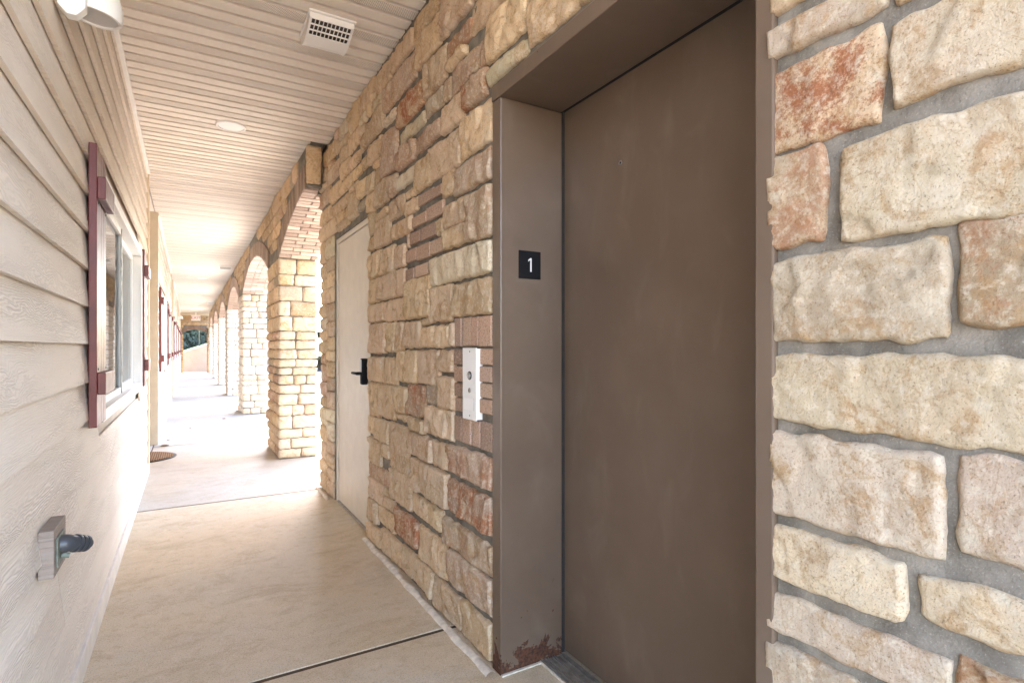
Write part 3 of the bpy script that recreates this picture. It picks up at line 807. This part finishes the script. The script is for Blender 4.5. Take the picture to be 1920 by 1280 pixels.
def arch_geom(ya, yb):
    a = (yb - ya) / 2; Rr = (a * a + RISE * RISE) / (2 * RISE)
    return (ya + yb) / 2, ZS + RISE - Rr, Rr, math.asin(a / Rr)
ARCH = [(PY[0] - 3.53, PY[0])] + [(PY[k] + PL[k], PY[k + 1]) for k in range(5)]
for k, (ya, yb) in enumerate(ARCH):
    yc, zc, Rr, th = arch_geom(ya, yb)
    ylo = 5.03 if k == 0 else ya - PL[k - 1] / 2
    yhi = yb + PL[k] / 2
    pts = []
    if k > 0: pts += [(ylo, ZS + .012)]
    t0 = -th if k == 0 and False else -th
    for s in range(41):
        t = -th + 2 * th * s / 40
        y = yc + (Rr + .018) * math.sin(t); z = zc + (Rr + .018) * math.cos(t)
        if k == 0 and y < 5.03: continue
        pts.append((y, z))
    if k == 0:
        y = 5.03; pts.insert(0, (y, zc + math.sqrt((Rr + .018) ** 2 - (y - yc) ** 2)))
    pts += [(yhi, ZS + .012), (yhi, 2.962), (ylo, 2.962)]
    am = MB(); am.prism(pts, 'x', AX0, AX1)
    if k == 0: am.box(AX0, .975, 4.83, 5.03, ZS + RISE + .015, 2.962)
    ac = am.build('arch', M['mortar'], ar)
    single = k < 2
    J = Joined(); JB = Joined()
    nb = int(2 * th * (Rr + .05) / .0765)
    for b in range(nb):
        t = -th + 2 * th * (b + .5) / nb
        T = Vector((0, math.cos(t), -math.sin(t))); Rd = Vector((0, math.sin(t), math.cos(t)))
        y = yc + (Rr + .115) * math.sin(t); z = zc + (Rr + .115) * math.cos(t)
        if k == 0 and y < 4.86: continue
        if z + .1 > CZ: continue
        fr = (-T, Rd, Vector((-1, 0, 0)))
        c = (AX0, y, z)
        col = random.choice(((.29, .215, .165, 1), (.33, .25, .19, 1), (.26, .19, .15, 1)))
        if single: brick(c, .064, .195, .014 + random.uniform(0, .006), fr, ac, col)
        else: JB.brick(c, .064, .195, .018, fr)
        # bricks lining the underside
        y = yc + (Rr + .018) * math.sin(t); z = zc + (Rr + .018) * math.cos(t)
        fr2 = (Vector((1, 0, 0)), T, -Rd)
        rows = ((.846, .962), (.972, 1.168), (1.178, 1.252)) if b % 2 else ((.846, 1.042), (1.052, 1.252))
        for (xa, xb) in rows:
            if k == 0 and y < 5.04:
                if xa > .93: continue
                xb = min(xb, .968)
            c = ((xa + xb) / 2, y, z)
            col = random.choice(((.46, .37, .32, 1), (.52, .43, .37, 1), (.42, .32, .27, 1), (.55, .46, .40, 1)))
            if single: brick(c, xb - xa, .064, .016 + random.uniform(0, .003), fr2, ac, col)
            else: JB.brick(c, xb - xa, .064, .018, fr2)
    # stones between the rings
    lo = 4.86 if k == 0 else ya - PL[k - 1] / 2
    hi = yhi
    zz = ZS + .004; row = 0
    prev = arch_geom(*ARCH[k - 1]) if k > 0 else None
    nxt = arch_geom(*ARCH[k + 1]) if k + 1 < len(ARCH) else None
    hs = [.135, .12, .15, .14, .13, .05]
    while zz < CZ - .05:
        h = min(hs[row % 6], CZ - .006 - zz)
        if CZ - (zz + h) < .06: h = CZ - .006 - zz
        rr = random.Random(900 * k + row)
        segs = []
        dz = zz - zc
        q = (Rr + .222) ** 2 - dz * dz
        cut = math.sqrt(q) if q > 0 else 0.0
        if k > 0: segs.append((lo, yc - cut if cut else yc))
        elif cut == 0: segs.append((lo, yc + .3))
        segs.append((yc + cut if cut else (yc if k else max(lo, yc + .3)), hi))
        for (a, b) in segs:
            if b - a < .07: continue
            for n, (s0, s1) in enumerate(splits(a, b, rr, .16, .36)):
                sd_ = 5000 + 700 * k + row * 30 + n
                if k == 0: stone(AX0, (s0 + s1) / 2, zz + h / 2, s1 - s0 - .01, h - .011, rr.uniform(.016, .034), .025, sd_, FX, rr.choice('sssrgs'), ac, 1.0)
                else: J.stone(AX0, (s0 + s1) / 2, zz + h / 2, s1 - s0 - .01, h - .011, rr.uniform(.016, .034), sd_, FX)
        zz += h; row += 1
    if k == 0:
        stone((AX0 + .975) / 2 - .01, 4.83, (ZS + RISE + .02 + CZ) / 2, .118, CZ - ZS - RISE - .04, .03, .02, 4242, FY, 's', ac, 1.0)
    if J.m.v:
        o = J.m.build('stone_facing', M['stone'], ac, smooth=True); o['kind'] = 'stuff'; o.color = (.46, .33, .20, .2)
    if JB.m.v:
        o = JB.m.build('brick_facing', M['brick'], ac); o['kind'] = 'stuff'; o.color = (.36, .27, .215, 1)

# ---------------------------------------------------------------- end wall with its low arch
ew = empty('end_wall', (.27, YE, 0))
tag(ew, 'stone end wall of the walkway with a low arched opening', 'wall')
ex0, ex1, ezs, eri = -.24, .78, 1.95, .17
eh = (ex1 - ex0) / 2; eR = (eh * eh + eri * eri) / (2 * eri); exc = (ex0 + ex1) / 2; ezc = ezs + eri - eR; eth = math.asin(eh / eR)
pts = [(-.50, -.02), (ex0, -.02), (ex0, ezs)]
pts += [(exc + eR * math.sin(t), ezc + eR * math.cos(t)) for t in [(-eth + 2 * eth * s / 16) for s in range(1, 16)]]
pts += [(ex1, ezs), (ex1, -.02), (1.30, -.02), (1.30, 2.962), (-.50, 2.962)]
MB().prism(pts, 'y', YE + .03, YE + .40).build('mortar_bed', M['mortar'], ew)
J = Joined()
z = .005; row = 0
while z < CZ - .05:
    h = random.choice((.10, .12, .14, .16)); h = min(h, CZ - .004 - z)
    rr = random.Random(row + 77)
    segs = []
    if z + h < ezs + .02: segs = [(LX - .02, ex0 + .015), (ex1 - .015, .86)]
    else:
        q = (eR + .17) ** 2 - (z - ezc) ** 2
        cut = min(eh + .05, math.sqrt(q)) if q > 0 else 0
        segs = [(LX - .02, exc - cut), (exc + cut, .86)] if cut > .02 else [(LX - .02, .86)]
    for a, b in segs:
        if b - a < .04: continue
        for n, (s0, s1) in enumerate(splits(a, b, rr, .14, .34)):
            J.stone((s0 + s1) / 2, YE + .03, z + h / 2, s1 - s0 - .01, h - .012, rr.uniform(.02, .035), 9000 + row * 20 + n, FY)
    z += h; row += 1
o = J.m.build('stone_facing', M['stone'], ew, smooth=True); o['kind'] = 'stuff'; o.color = (.42, .27, .13, .3)
JB = Joined()
nb = 16
for b in range(nb):
    t = -eth + 2 * eth * (b + .5) / nb
    T = Vector((math.cos(t), 0, -math.sin(t))); Rd = Vector((math.sin(t), 0, math.cos(t)))
    JB.brick((exc + (eR + .085) * math.sin(t), YE + .03, ezc + (eR + .085) * math.cos(t)), .058, .15, .02, (T, Rd, Vector((0, -1, 0))))
o = JB.m.build('brick_facing', M['brick'], ew); o['kind'] = 'stuff'; o.color = (.25, .15, .10, 1)
MB().box(LX, .86, YE - .04, YE + .028, CZ - .13, CZ - .002).build('fascia_trim', M['trim'], ew, bevel=.003)

# ---------------------------------------------------------------- siding walls on the left
LAP = .149
ZL0 = 1.2335 - 8 * LAP + .0005
def siding_wall(y0, y1, wins, label, near, cream=True):
    root = empty('siding_wall', (LX - .03, (y0 + y1) / 2, 0))
    tag(root, label, 'wall', 'siding walls along the walkway')
    # core with window niches
    c = MB(); CX0, CX1 = -1.8, LX - .030
    cur = y0 + .02
    ends = y1 - .02
    for (a, b) in wins:
        c.box(CX0, CX1, cur, a, -.02, 2.96)
        c.box(CX0, CX1, a, b, -.02, .885); c.box(CX0, CX1, a, b, 2.015, 2.96)
        c.box(CX0, LX - .22, a, b, .885, 2.015)
        cur = b
    c.box(CX0, CX1, cur, ends, -.02, 2.96)
    c.build('wall_core', M['upper'], root)
    # lap boards
    k = 0; z = ZL0 + LAP - .0
    z = .100
    rows = [ZL0 + LAP * n for n in range(0, 20)]
    for ri, zb in enumerate(rows):
        if zb < .03: continue
        zt = min(zb + LAP + .022, CZ - .004)
        if zb > CZ - .03: break
        rr = random.Random(ri * 7 + int(y0 * 10))
        segs = [(y0 + .075, y1 - .066)] if not near else [(y0, y1 - .066)]
        for (a, b) in wins:
            if zb + LAP > .885 and zb < 2.015:
                ns = []
                for (p, q) in segs:
                    if q <= a or p >= b: ns.append((p, q)); continue
                    if p < a: ns.append((p, a - .002))
                    if q > b: ns.append((b + .002, q))
                segs = ns
        fin = []
        for (p, q) in segs:
            L = q - p
            if L > 3.7:
                cuts = [p]; x = p + rr.uniform(1.6, 3.4)
                while x < q - .8:
                    cuts.append(x); x += 3.66
                cuts.append(q)
                fin += [(cuts[n], cuts[n + 1] - (.002 if n < len(cuts) - 2 else 0)) for n in range(len(cuts) - 1)]
            else: fin.append((p, q))
        for (p, q) in fin:
            dz = rr.uniform(-.0015, .0015)
            m = MB()
            m.prism([(LX + .004, zb + dz), (LX - .010, zb + dz), (LX - .024, zt), (LX - .016, zt)], 'y', p, q)
            m.build('siding_board', M['siding'], root)
    # trims
    if not near:
        MB().box(LX - .16, LX + .012, y0 - .004, y0 + .018, -.0, CZ - .002).build('corner_board', M['trim'], root, bevel=.002)
        MB().box(LX - .010, LX + .010, y0 + .0185, y0 + .073, .0, CZ - .002).build('corner_board', M['trim'], root, bevel=.002)
    MB().box(LX - .010, LX + .012, y1 - .064, y1 + .006, .0, CZ - .002).build('corner_board', M['trim'], root, bevel=.002)
    ya = y0 if near else y0 + .075
    MB().box(LX - .008, LX + .010, ya, y1 - .066, .0005, .098).build('base_trim', M['basetrim'], root, bevel=.003)
    MB().box(LX - .010, LX + .022, ya, y1 - .066, CZ - .030, CZ - .001).build('ceiling_trim', M['white'], root, bevel=.002)
    for wi, (a, b) in enumerate(wins):
        w = empty('window', (LX, (a + b) / 2, .89), root)
        fx0, fx1 = LX - .075, LX + .016
        t = .052
        f = MB()
        f.box(fx0, fx1, a + .001, b - .001, .887, .887 + t); f.box(fx0, fx1, a + .001, b - .001, 2.013 - t, 2.013)
        f.box(fx0, fx1, a + .001, a + t, .887 + t, 2.013 - t); f.box(fx0, fx1, b - t, b - .001, .887 + t, 2.013 - t)
        f.build('window_frame', M['white'], w, bevel=.003)
        mid = (a + b) / 2
        s = MB()
        for (p, q, xo) in ((a + t, mid + .02, -.028), (mid - .02, b - t, -.052)):
            x0_, x1_ = LX + xo - .016, LX + xo + .006
            z0_, z1_ = .887 + t, 2.013 - t
            s.box(x0_, x1_, p, q, z0_, z0_ + .036); s.box(x0_, x1_, p, q, z1_ - .036, z1_)
            s.box(x0_, x1_, p, p + .036, z0_ + .036, z1_ - .036); s.box(x0_, x1_, q - .036, q, z0_ + .036, z1_ - .036)
        s.build('sash', M['white'], w, bevel=.002)
        for (p, q, xo) in ((a + t + .034, mid - .014, -.034), (mid + .014, b - t - .034, -.058)):
            box('pane', LX + xo - .003, LX + xo, p, q, .887 + t + .034, 2.013 - t - .034, M['glass'], w)
        box('screen_bar', LX - .024, LX - .016, mid - .028, mid - .012, .887 + t, 2.013 - t, M['alum'], w)
        # hanging curtain
        v = []; ff = []; n = 90
        for s_ in range(n + 1):
            y = a + .02 + (b - a - .04) * s_ / n
            x = LX - .125 + .016 * math.sin(s_ * .95) + .008 * math.sin(s_ * .37 + 1)
            v += [(x, y, .90), (x, y, 2.0)]
        for s_ in range(n): ff.append((2 * s_, 2 * s_ + 2, 2 * s_ + 3, 2 * s_ + 1))
        m = MB(); m.add(v, ff); m.build('curtain', M['curtain'], w, smooth=True)
    return root

w1 = siding_wall(-.4, 6.43, [(3.035, 5.385)], 'weathered beige lap siding wall with the near window, closest on the left', True)
SECT = [(8.225, 14.55), (16.16, 22.5), (24.1, 30.98)]
SLAB = ['beige lap siding wall just past the doormat alcove', 'beige lap siding wall in the middle of the left side', 'farthest beige lap siding wall by the end arch']
for (a, b), lb_ in zip(SECT, SLAB):
    siding_wall(a, b, [(a + .76, a + 3.06), (a + 4.13, a + 5.78)], lb_, False)
for n, (a, b) in enumerate(((6.43, 8.225), (14.55, 16.16), (22.5, 24.1))):
    o = box('alcove_wall', -1.98, -1.81, a - .2, b + .2, -.05, 2.96, M['upper'])
    tag(o, ['beige back wall of the alcove behind the doormat', 'beige back wall of the second alcove along the walkway', 'beige back wall of the farthest alcove'][n], 'wall')
    j = box('alcove_soffit', -1.81, LX - .03, a - .01, b + .01, CZ - .004, CZ + .03, M['soffit'], o)

# shutters
def shutter(y0, label, z0=.904, z1=2.03, w=.305):
    r = empty('window_shutter', (LX + .003, y0 + w / 2, z0))
    tag(r, label, 'shutter', 'maroon board shutters')
    n = 4; bw = w / n
    for k in range(n):
        MB().box(LX + .003, LX + .030 - (.0 if k in (0,) else .003), y0 + k * bw + .0015, y0 + (k + 1) * bw - .0015, z0, z1).build('board', M['maroon'], r, bevel=.0025)
    for zc in (1.078, 1.856):
        bt_ = MB().box(LX + .0305, LX + .058, y0 + .004, y0 + w - .004, zc - .044, zc + .044).build('batten', M['maroon'], r, bevel=.003)
    for zc in (1.135, 1.80):
        for yy in (y0 + .035, y0 + w - .035):
            MB().lathe((LX + .0295, yy, zc), [(.005, 0), (.005, .002), (.0001, .003)], (1, 0, 0), 10).build('screw', M['black'], r, smooth=True)
    return r
shutter(2.700, 'large maroon board shutter nearest the camera, left of the near window')
shutter(5.410, 'maroon board shutter on the far side of the near window')
names = [['maroon shutter just past the cream corner board, near the doormat', 'second maroon shutter past the doormat alcove, far side of its first window',
          'third maroon shutter past the doormat alcove', 'fourth maroon shutter past the doormat alcove, before the next cream corner'],
         ['first maroon shutter past the second alcove, near side of its window', 'second maroon shutter past the second alcove', 'third maroon shutter past the second alcove', 'fourth maroon shutter past the second alcove'],
         ['first tiny maroon shutter past the farthest alcove', 'second tiny maroon shutter past the farthest alcove', 'third tiny maroon shutter past the farthest alcove', 'tiny maroon shutter nearest the end wall']]
for (a, b), nm in zip(SECT, names):
    for off, l in zip((.43, 3.08, 3.80, 5.80), nm):
        shutter(a + off, l)

# hose tap on its mounting block
hb = empty('hose_tap', (LX, 1.98, .60))
tag(hb, 'grey hose tap elbow on a beige mounting block low on the siding', 'hose tap')
MB().box(LX - .004, LX + .030, 1.900, 2.062, .598, .728).build('mounting_block', siding_mat('block_paint', (.27, .215, .175), (.32, .26, .21)), hb, bevel=.002)
MB().box(LX + .030, LX + .0345, 1.925, 2.020, .618, .700).build('cover_plate', M['verd'], hb, bevel=.0015)
p0 = Vector((LX + .0345, 1.972, .668))
path = [p0, p0 + Vector((.006, .000, .001)), p0 + Vector((.013, .004, .0)), p0 + Vector((.020, .010, -.003)), p0 + Vector((.027, .018, -.007))]
rad = [.026, .0255, .024, .0225, .021]
tp = MB(); vv = []; ff = []; sg_ = 22
for k_, (c_, r_) in enumerate(zip(path, rad)):
    d_ = (path[min(k_ + 1, 4)] - path[max(k_ - 1, 0)]).normalized()
    a_ = Vector((0, 0, 1)).cross(d_).normalized(); b_ = d_.cross(a_)
    for t_ in range(sg_):
        an = 2 * math.pi * t_ / sg_
        vv.append(c_ + a_ * (r_ * math.cos(an)) + b_ * (r_ * math.sin(an)))
for k_ in range(4):
    for t_ in range(sg_):
        ff.append((k_ * sg_ + t_, k_ * sg_ + (t_ + 1) % sg_, (k_ + 1) * sg_ + (t_ + 1) % sg_, (k_ + 1) * sg_ + t_))
ff.append(tuple(range(sg_))); ff.append(tuple(range(4 * sg_, 5 * sg_)))
tp.add(vv, ff); tp.build('elbow', M['pvc'], hb, smooth=True)
d = (path[4] - path[3]).normalized()
q = path[4] - d * .001
for L, r_ in ((.009, .0250), (.005, .0150), (.010, .0240), (.005, .0150), (.008, .0230), (.013, .0130)):
    MB().tube(q, q + d * L, r_, r_, 22).build('collar', M['pvc'], hb, bevel=.001, smooth=True)
    q = q + d * L
MB().tube((LX + .0345, 1.968, .640), (LX + .052, 1.972, .634), .009, .007, 10).build('drain_nub', M['verd'], hb, smooth=True)

# ---------------------------------------------------------------- ceiling fittings
def wall_light(y, label):
    r = empty('wall_light', (LX, y, 2.25))
    tag(r, label, 'wall light', 'white wall lights under the ceiling')
    o8 = [(LX + .004, 2.25), (LX + .026, 2.225), (LX + .050, 2.225), (LX + .072, 2.253), (LX + .072, 2.34), (LX + .004, 2.34)]
    MB().prism(o8, 'y', y - .075, y - .035).build('junction_box', M['white'], r, bevel=.003)
    MB().lathe((LX + .040, y - .076, 2.285), [(.004, 0), (.004, .002), (.0001, .003)], (0, -1, 0), 10).build('screw', M['darkm'], r)
    c = (LX + .080, y + .045, 2.288)
    ax = (.10, -.05, 1.0)
    MB().lathe(c, [(.064, .008), (.064, .0), (.072, .0), (.075, .008), (.073, .045), (.058, .085), (.025, .105), (.0001, .11)], ax, 32).build('lamp_shade', M['white'], r, smooth=True)
    MB().lathe(c, [(.0001, .006), (.064, .006)], ax, 32).build('lamp_lens', M['greylens'], r)
    MB().tube((LX + .002, y + .03, 2.35), (LX + .06, y + .042, 2.35), .018).build('arm', M['white'], r, smooth=True)
    return r
wall_light(2.17, 'white wall light at the top left corner above the near window')
wall_light(23.3, 'tiny white wall light far down the left wall near the exit sign')

def down_light(y, label, x=.28):
    r = empty('ceiling_light', (x, y, CZ))
    tag(r, label, 'ceiling light', 'round white ceiling lights')
    MB().lathe((x, y, CZ - .0005), [(.0865, -.003), (.090, -.012), (.104, -.010), (.108, -.001), (.108, .004)], (0, 0, 1), 40).build('trim_ring', M['white'], r, smooth=True)
    MB().lathe((x, y, CZ), [(.0001, -.0075), (.088, -.006)], (0, 0, 1), 40).build('diffuser', M['lens'], r, smooth=True)
for y, l in ((4.74, 'round white recessed ceiling light nearest the camera'), (10.05, 'second round white ceiling light along the walkway'), (15.4, 'third round white ceiling light along the walkway'),
             (20.75, 'fourth round white ceiling light along the walkway'), (26.1, 'farthest round white ceiling light by the exit sign')):
    down_light(y, l)

def vent(x, y, label):
    r = empty('ceiling_vent', (x, y, CZ))
    tag(r, label, 'vent', 'white ceiling vents')
    hw = .104
    MB().box(x - .118, x + .118, y - .150, y + .150, CZ - .010, CZ + .001).build('flange', M['white'], r, bevel=.003)
    hood = MB()
    lo = [(y - .020, CZ - .068), (y + .02, CZ - .073), (y + .06, CZ - .074), (y + .10, CZ - .066), (y + .128, CZ - .050), (y + .140, CZ - .010)]
    up = [(p - .004 if p > y + .1 else p, z + .006) for p, z in lo[:-1]] + [(y + .133, CZ - .010)]
    hood.prism(lo + up[::-1], 'x', x - hw, x + hw)
    side = [(y - .136, CZ - .010), (y - .130, CZ - .032)] + [(p, z - .002) for p, z in lo]
    for sx in (-1, 1):
        hood.prism(side, 'x', x + sx * hw, x + sx * (hw + .007))
    hood.prism([(y - .136, CZ - .010), (y - .131, CZ - .036), (y - .126, CZ - .034), (y - .130, CZ - .010)], 'x', x - hw, x + hw)
    hood.build('hood', M['white'], r)
    gr = MB()
    def gp(t):
        return Vector((0, y - .128 + .110 * t, CZ - .034 - .034 * t))
    for k in range(11):
        xx = x - hw + .003 + (2 * hw - .006) * k / 10
        a = gp(0); b = gp(1)
        gr.prism([(a.y, a.z), (b.y, b.z), (b.y, b.z + .006), (a.y, a.z + .006)], 'x', xx - .0020, xx + .0020)
    for t in (0.02, .35, .68, .985):
        a = gp(t)
        gr.box(x - hw, x + hw, a.y - .0020, a.y + .0020, a.z - .0012, a.z + .0065)
    gr.build('grille', M['white'], r)
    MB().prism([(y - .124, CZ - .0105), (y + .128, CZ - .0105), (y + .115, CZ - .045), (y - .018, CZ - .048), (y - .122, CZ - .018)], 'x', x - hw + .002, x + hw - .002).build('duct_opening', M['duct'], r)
vent(.64, 3.04, 'large white hooded ceiling vent with grille near the stone wall')
vent(.66, 13.0, 'white hooded ceiling vent halfway along the walkway')
vent(.70, 23.4, 'tiny far white ceiling vent near the exit sign')

ex = empty('exit_sign', (.29, 30.2, 2.72))
tag(ex, 'small exit sign with red letters hanging at the end of the walkway', 'sign')
MB().box(.10, .48, 30.18, 30.22, 2.52, 2.78).build('sign_body', M['lens'], ex, bevel=.004)
text_mesh('EXIT', .19, M['red'], ex, (.29, 30.178, 2.65), (R(90), 0, 0))
MB().box(.26, .32, 30.185, 30.215, 2.78, CZ + .005).build('sign_mount', M['white'], ex)

# ---------------------------------------------------------------- doormat and litter
mt = []
for s in range(33):
    t = -math.pi / 2 + math.pi * s / 32
    mt.append((-.52 + .40 * math.cos(t), 7.30 + .36 * math.sin(t)))
dm = empty('doormat', (-.5, 7.3, 0)); tag(dm, 'brown half-round woven doormat at the alcove on the left', 'doormat')
MB().prism(mt, 'z', .0012, .010).build('mat_border', M['darkm'], dm)
mi = [(-.52 + (x + .52) * .93, 7.30 + (y - 7.30) * .93) for x, y in mt]
MB().prism(mi, 'z', .0098, .0165).build('mat_pile', M['weave'], dm, bevel=.002)
def dry_leaf(x, y, s, rot, label):
    r = random.Random(int(x * 1000 + y * 77))
    v = [(0, 0, 0)]
    n = 9
    for k in range(n):
        t = 2 * math.pi * k / n
        rr = s * (.55 + .45 * abs(math.cos(t)) + r.uniform(-.12, .12))
        v.append((rr * math.cos(t), rr * .6 * math.sin(t), .35 * s * abs(math.sin(t)) + r.uniform(0, .1) * s))
    f = [(0, 1 + k, 1 + (k + 1) % n) for k in range(n)]
    top = [(a, b, c + .004) for a, b, c in v]
    bot = [(a, b, c + .0025) for a, b, c in v]
    ff = f + [(c + n + 1, b + n + 1, a + n + 1) for a, b, c in f]
    o = put('dry_leaf', top + bot, ff, M['drydust'], None, (x, y, 0))
    o.rotation_euler = (0, 0, rot)
    tag(o, label, 'leaf', 'dry leaves on the walkway')
dry_leaf(-.26, 8.02, .055, .4, 'curled brown dry leaf behind the doormat')
dry_leaf(-.23, 8.52, .045, 1.4, 'dark dry leaf at the foot of the cream corner past the doormat')
dry_leaf(.52, 10.6, .04, .9, 'small dry leaf on the floor near the second pier')
dry_leaf(.02, 9.6, .025, 2.0, 'tiny dry leaf in the middle of the walkway')

# ---------------------------------------------------------------- beyond the end arch
rw = MB(); rw.prism([(-3.0, -.1), (4.5, -.1), (4.5, 2.3), (.8, 1.40), (-.24, 1.02), (-3.0, .55)], 'y', 32.6, 32.9)
tag(rw.build('retaining_wall', M['retain'], None, bevel=.01), 'sloping pinkish concrete retaining wall beyond the end arch', 'wall')
hv = []; hf = []
nx, ny = 30, 24
for j in range(ny + 1):
    for i in range(nx + 1):
        x = -40 + 90 * (i / nx); y = 32.92 + 70 * (j / ny) ** 1.5
        zt = .45 + .36 * max(-1.6, min(4.0, x + .24)) + .5
        zt = min(zt, 2.2) if x > 0 else max(zt, .4)
        hv.append((x, y, zt + .012 * (y - 33) + .1 * noise.noise(Vector((x * .2, y * .2, 0)))))
for j in range(ny):
    for i in range(nx):
        a = j * (nx + 1) + i
        hf.append((a, a + 1, a + nx + 2, a + nx + 1))
hl = put('hill', hv, hf, M['grass'], None, (0, 0, 0), smooth=True); tag(hl, kind='structure')
fn = empty('wire_fence', (.5, 36.0, 1.0)); tag(fn, 'thin grey wire fence above the retaining wall beyond the end arch', 'fence')
def hz(x): return .95 + .36 * max(-1.6, min(3.5, x + .24)) + .03
for x in (-2.4, -.9, .52, 2.0, 3.5):
    MB().tube((x, 36, hz(x) - .3), (x, 36, hz(x) + 1.0), .028, seg=8).build('fence_post', M['darkm'], fn)
for (xa, xb) in ((-2.4, -.9), (-.9, .52), (.52, 2.0), (2.0, 3.5)):
    MB().tube((xa, 36, hz(xa) + .97), (xb, 36, hz(xb) + .97), .014, seg=6).build('fence_rail', M['darkm'], fn)
wm = MB()
for k in range(46):
    x = -2.4 + k * .13
    for dx in (-.5, .5):
        if -2.4 <= x + dx <= 3.5: wm.tube((x, 36, hz(x) + .03), (x + dx, 36, hz(x + dx) + .95), .0025, seg=3, caps=False)
o = wm.build('wire_mesh', M['darkm'], fn); o['kind'] = 'stuff'

def tree(x, y, zb, ht, cr, n, seed, label):
    r = random.Random(seed)
    root = empty('tree', (x, y, zb)); tag(root, label, 'tree', 'dark trees beyond the retaining wall')
    t = MB()
    p = Vector((x, y, zb - .3)); rad = .05 * ht
    for s in range(6):
        q = p + Vector((r.uniform(-.15, .15), r.uniform(-.15, .15), ht / 7)); t.tube(p, q, rad, rad * .8, 8, caps=False); p = q; rad *= .8
    tips = []
    for s in range(9):
        a = r.uniform(0, 6.28); e = r.uniform(.1, 1.0)
        b0 = Vector((x, y, zb + ht * r.uniform(.25, .8)))
        b1 = b0 + Vector((math.cos(a) * math.cos(e), math.sin(a) * math.cos(e), math.sin(e))) * cr * r.uniform(.6, 1.0)
        t.tube(b0, b1, .1, .03, 6, caps=False); tips.append(b1)
    t.build('trunk', M['bark'], root, smooth=True)
    c = MB(); cl = []
    for s in range(34):
        a = r.uniform(0, 6.28); e = r.uniform(-1.2, 1.4); q = r.uniform(.45, 1.0)
        cl.append((Vector((x + cr * q * math.cos(a) * math.cos(e), y + cr * q * math.sin(a) * math.cos(e), zb + ht * .36 + ht * .40 * q * math.sin(e))), r.uniform(.35, .75) * cr * .55))
    for s in range(n):
        cc, rr = r.choice(cl)
        d_ = Vector((r.gauss(0, 1), r.gauss(0, 1), r.gauss(0, 1))).normalized() * rr * r.uniform(.5, 1.05)
        pt = cc + d_
        u = Vector((r.gauss(0, 1), r.gauss(0, 1), r.gauss(0, 1))).normalized(); w_ = u.orthogonal().normalized()
        sz = r.uniform(.12, .26)
        c.add([pt + u * sz, pt + w_ * sz * .6, pt - u * sz, pt - w_ * sz * .6], [(0, 1, 2, 3)])
    me = mesh_of('crown', [tuple(Vector(q) - Vector((x, y, zb))) for q in c.v], c.f, M['leafd'])
    link(bpy.data.objects.new('crown', me), root, (x, y, zb))
for n, (x, y, ht, cr) in enumerate(((-3.2, 50, 6.5, 2.8), (-.4, 47, 6.0, 2.5), (1.8, 48, 6.5, 2.7), (4.6, 50, 7.0, 3.0))):
    tree(x, y, 1.2, ht, cr, 8000, 40 + n, ['dark leafy tree far left beyond the end arch', 'dark leafy tree just left of centre in the end arch', 'dark leafy tree in the middle of the end arch view',
         'dark leafy tree at the right of the end arch'][n])
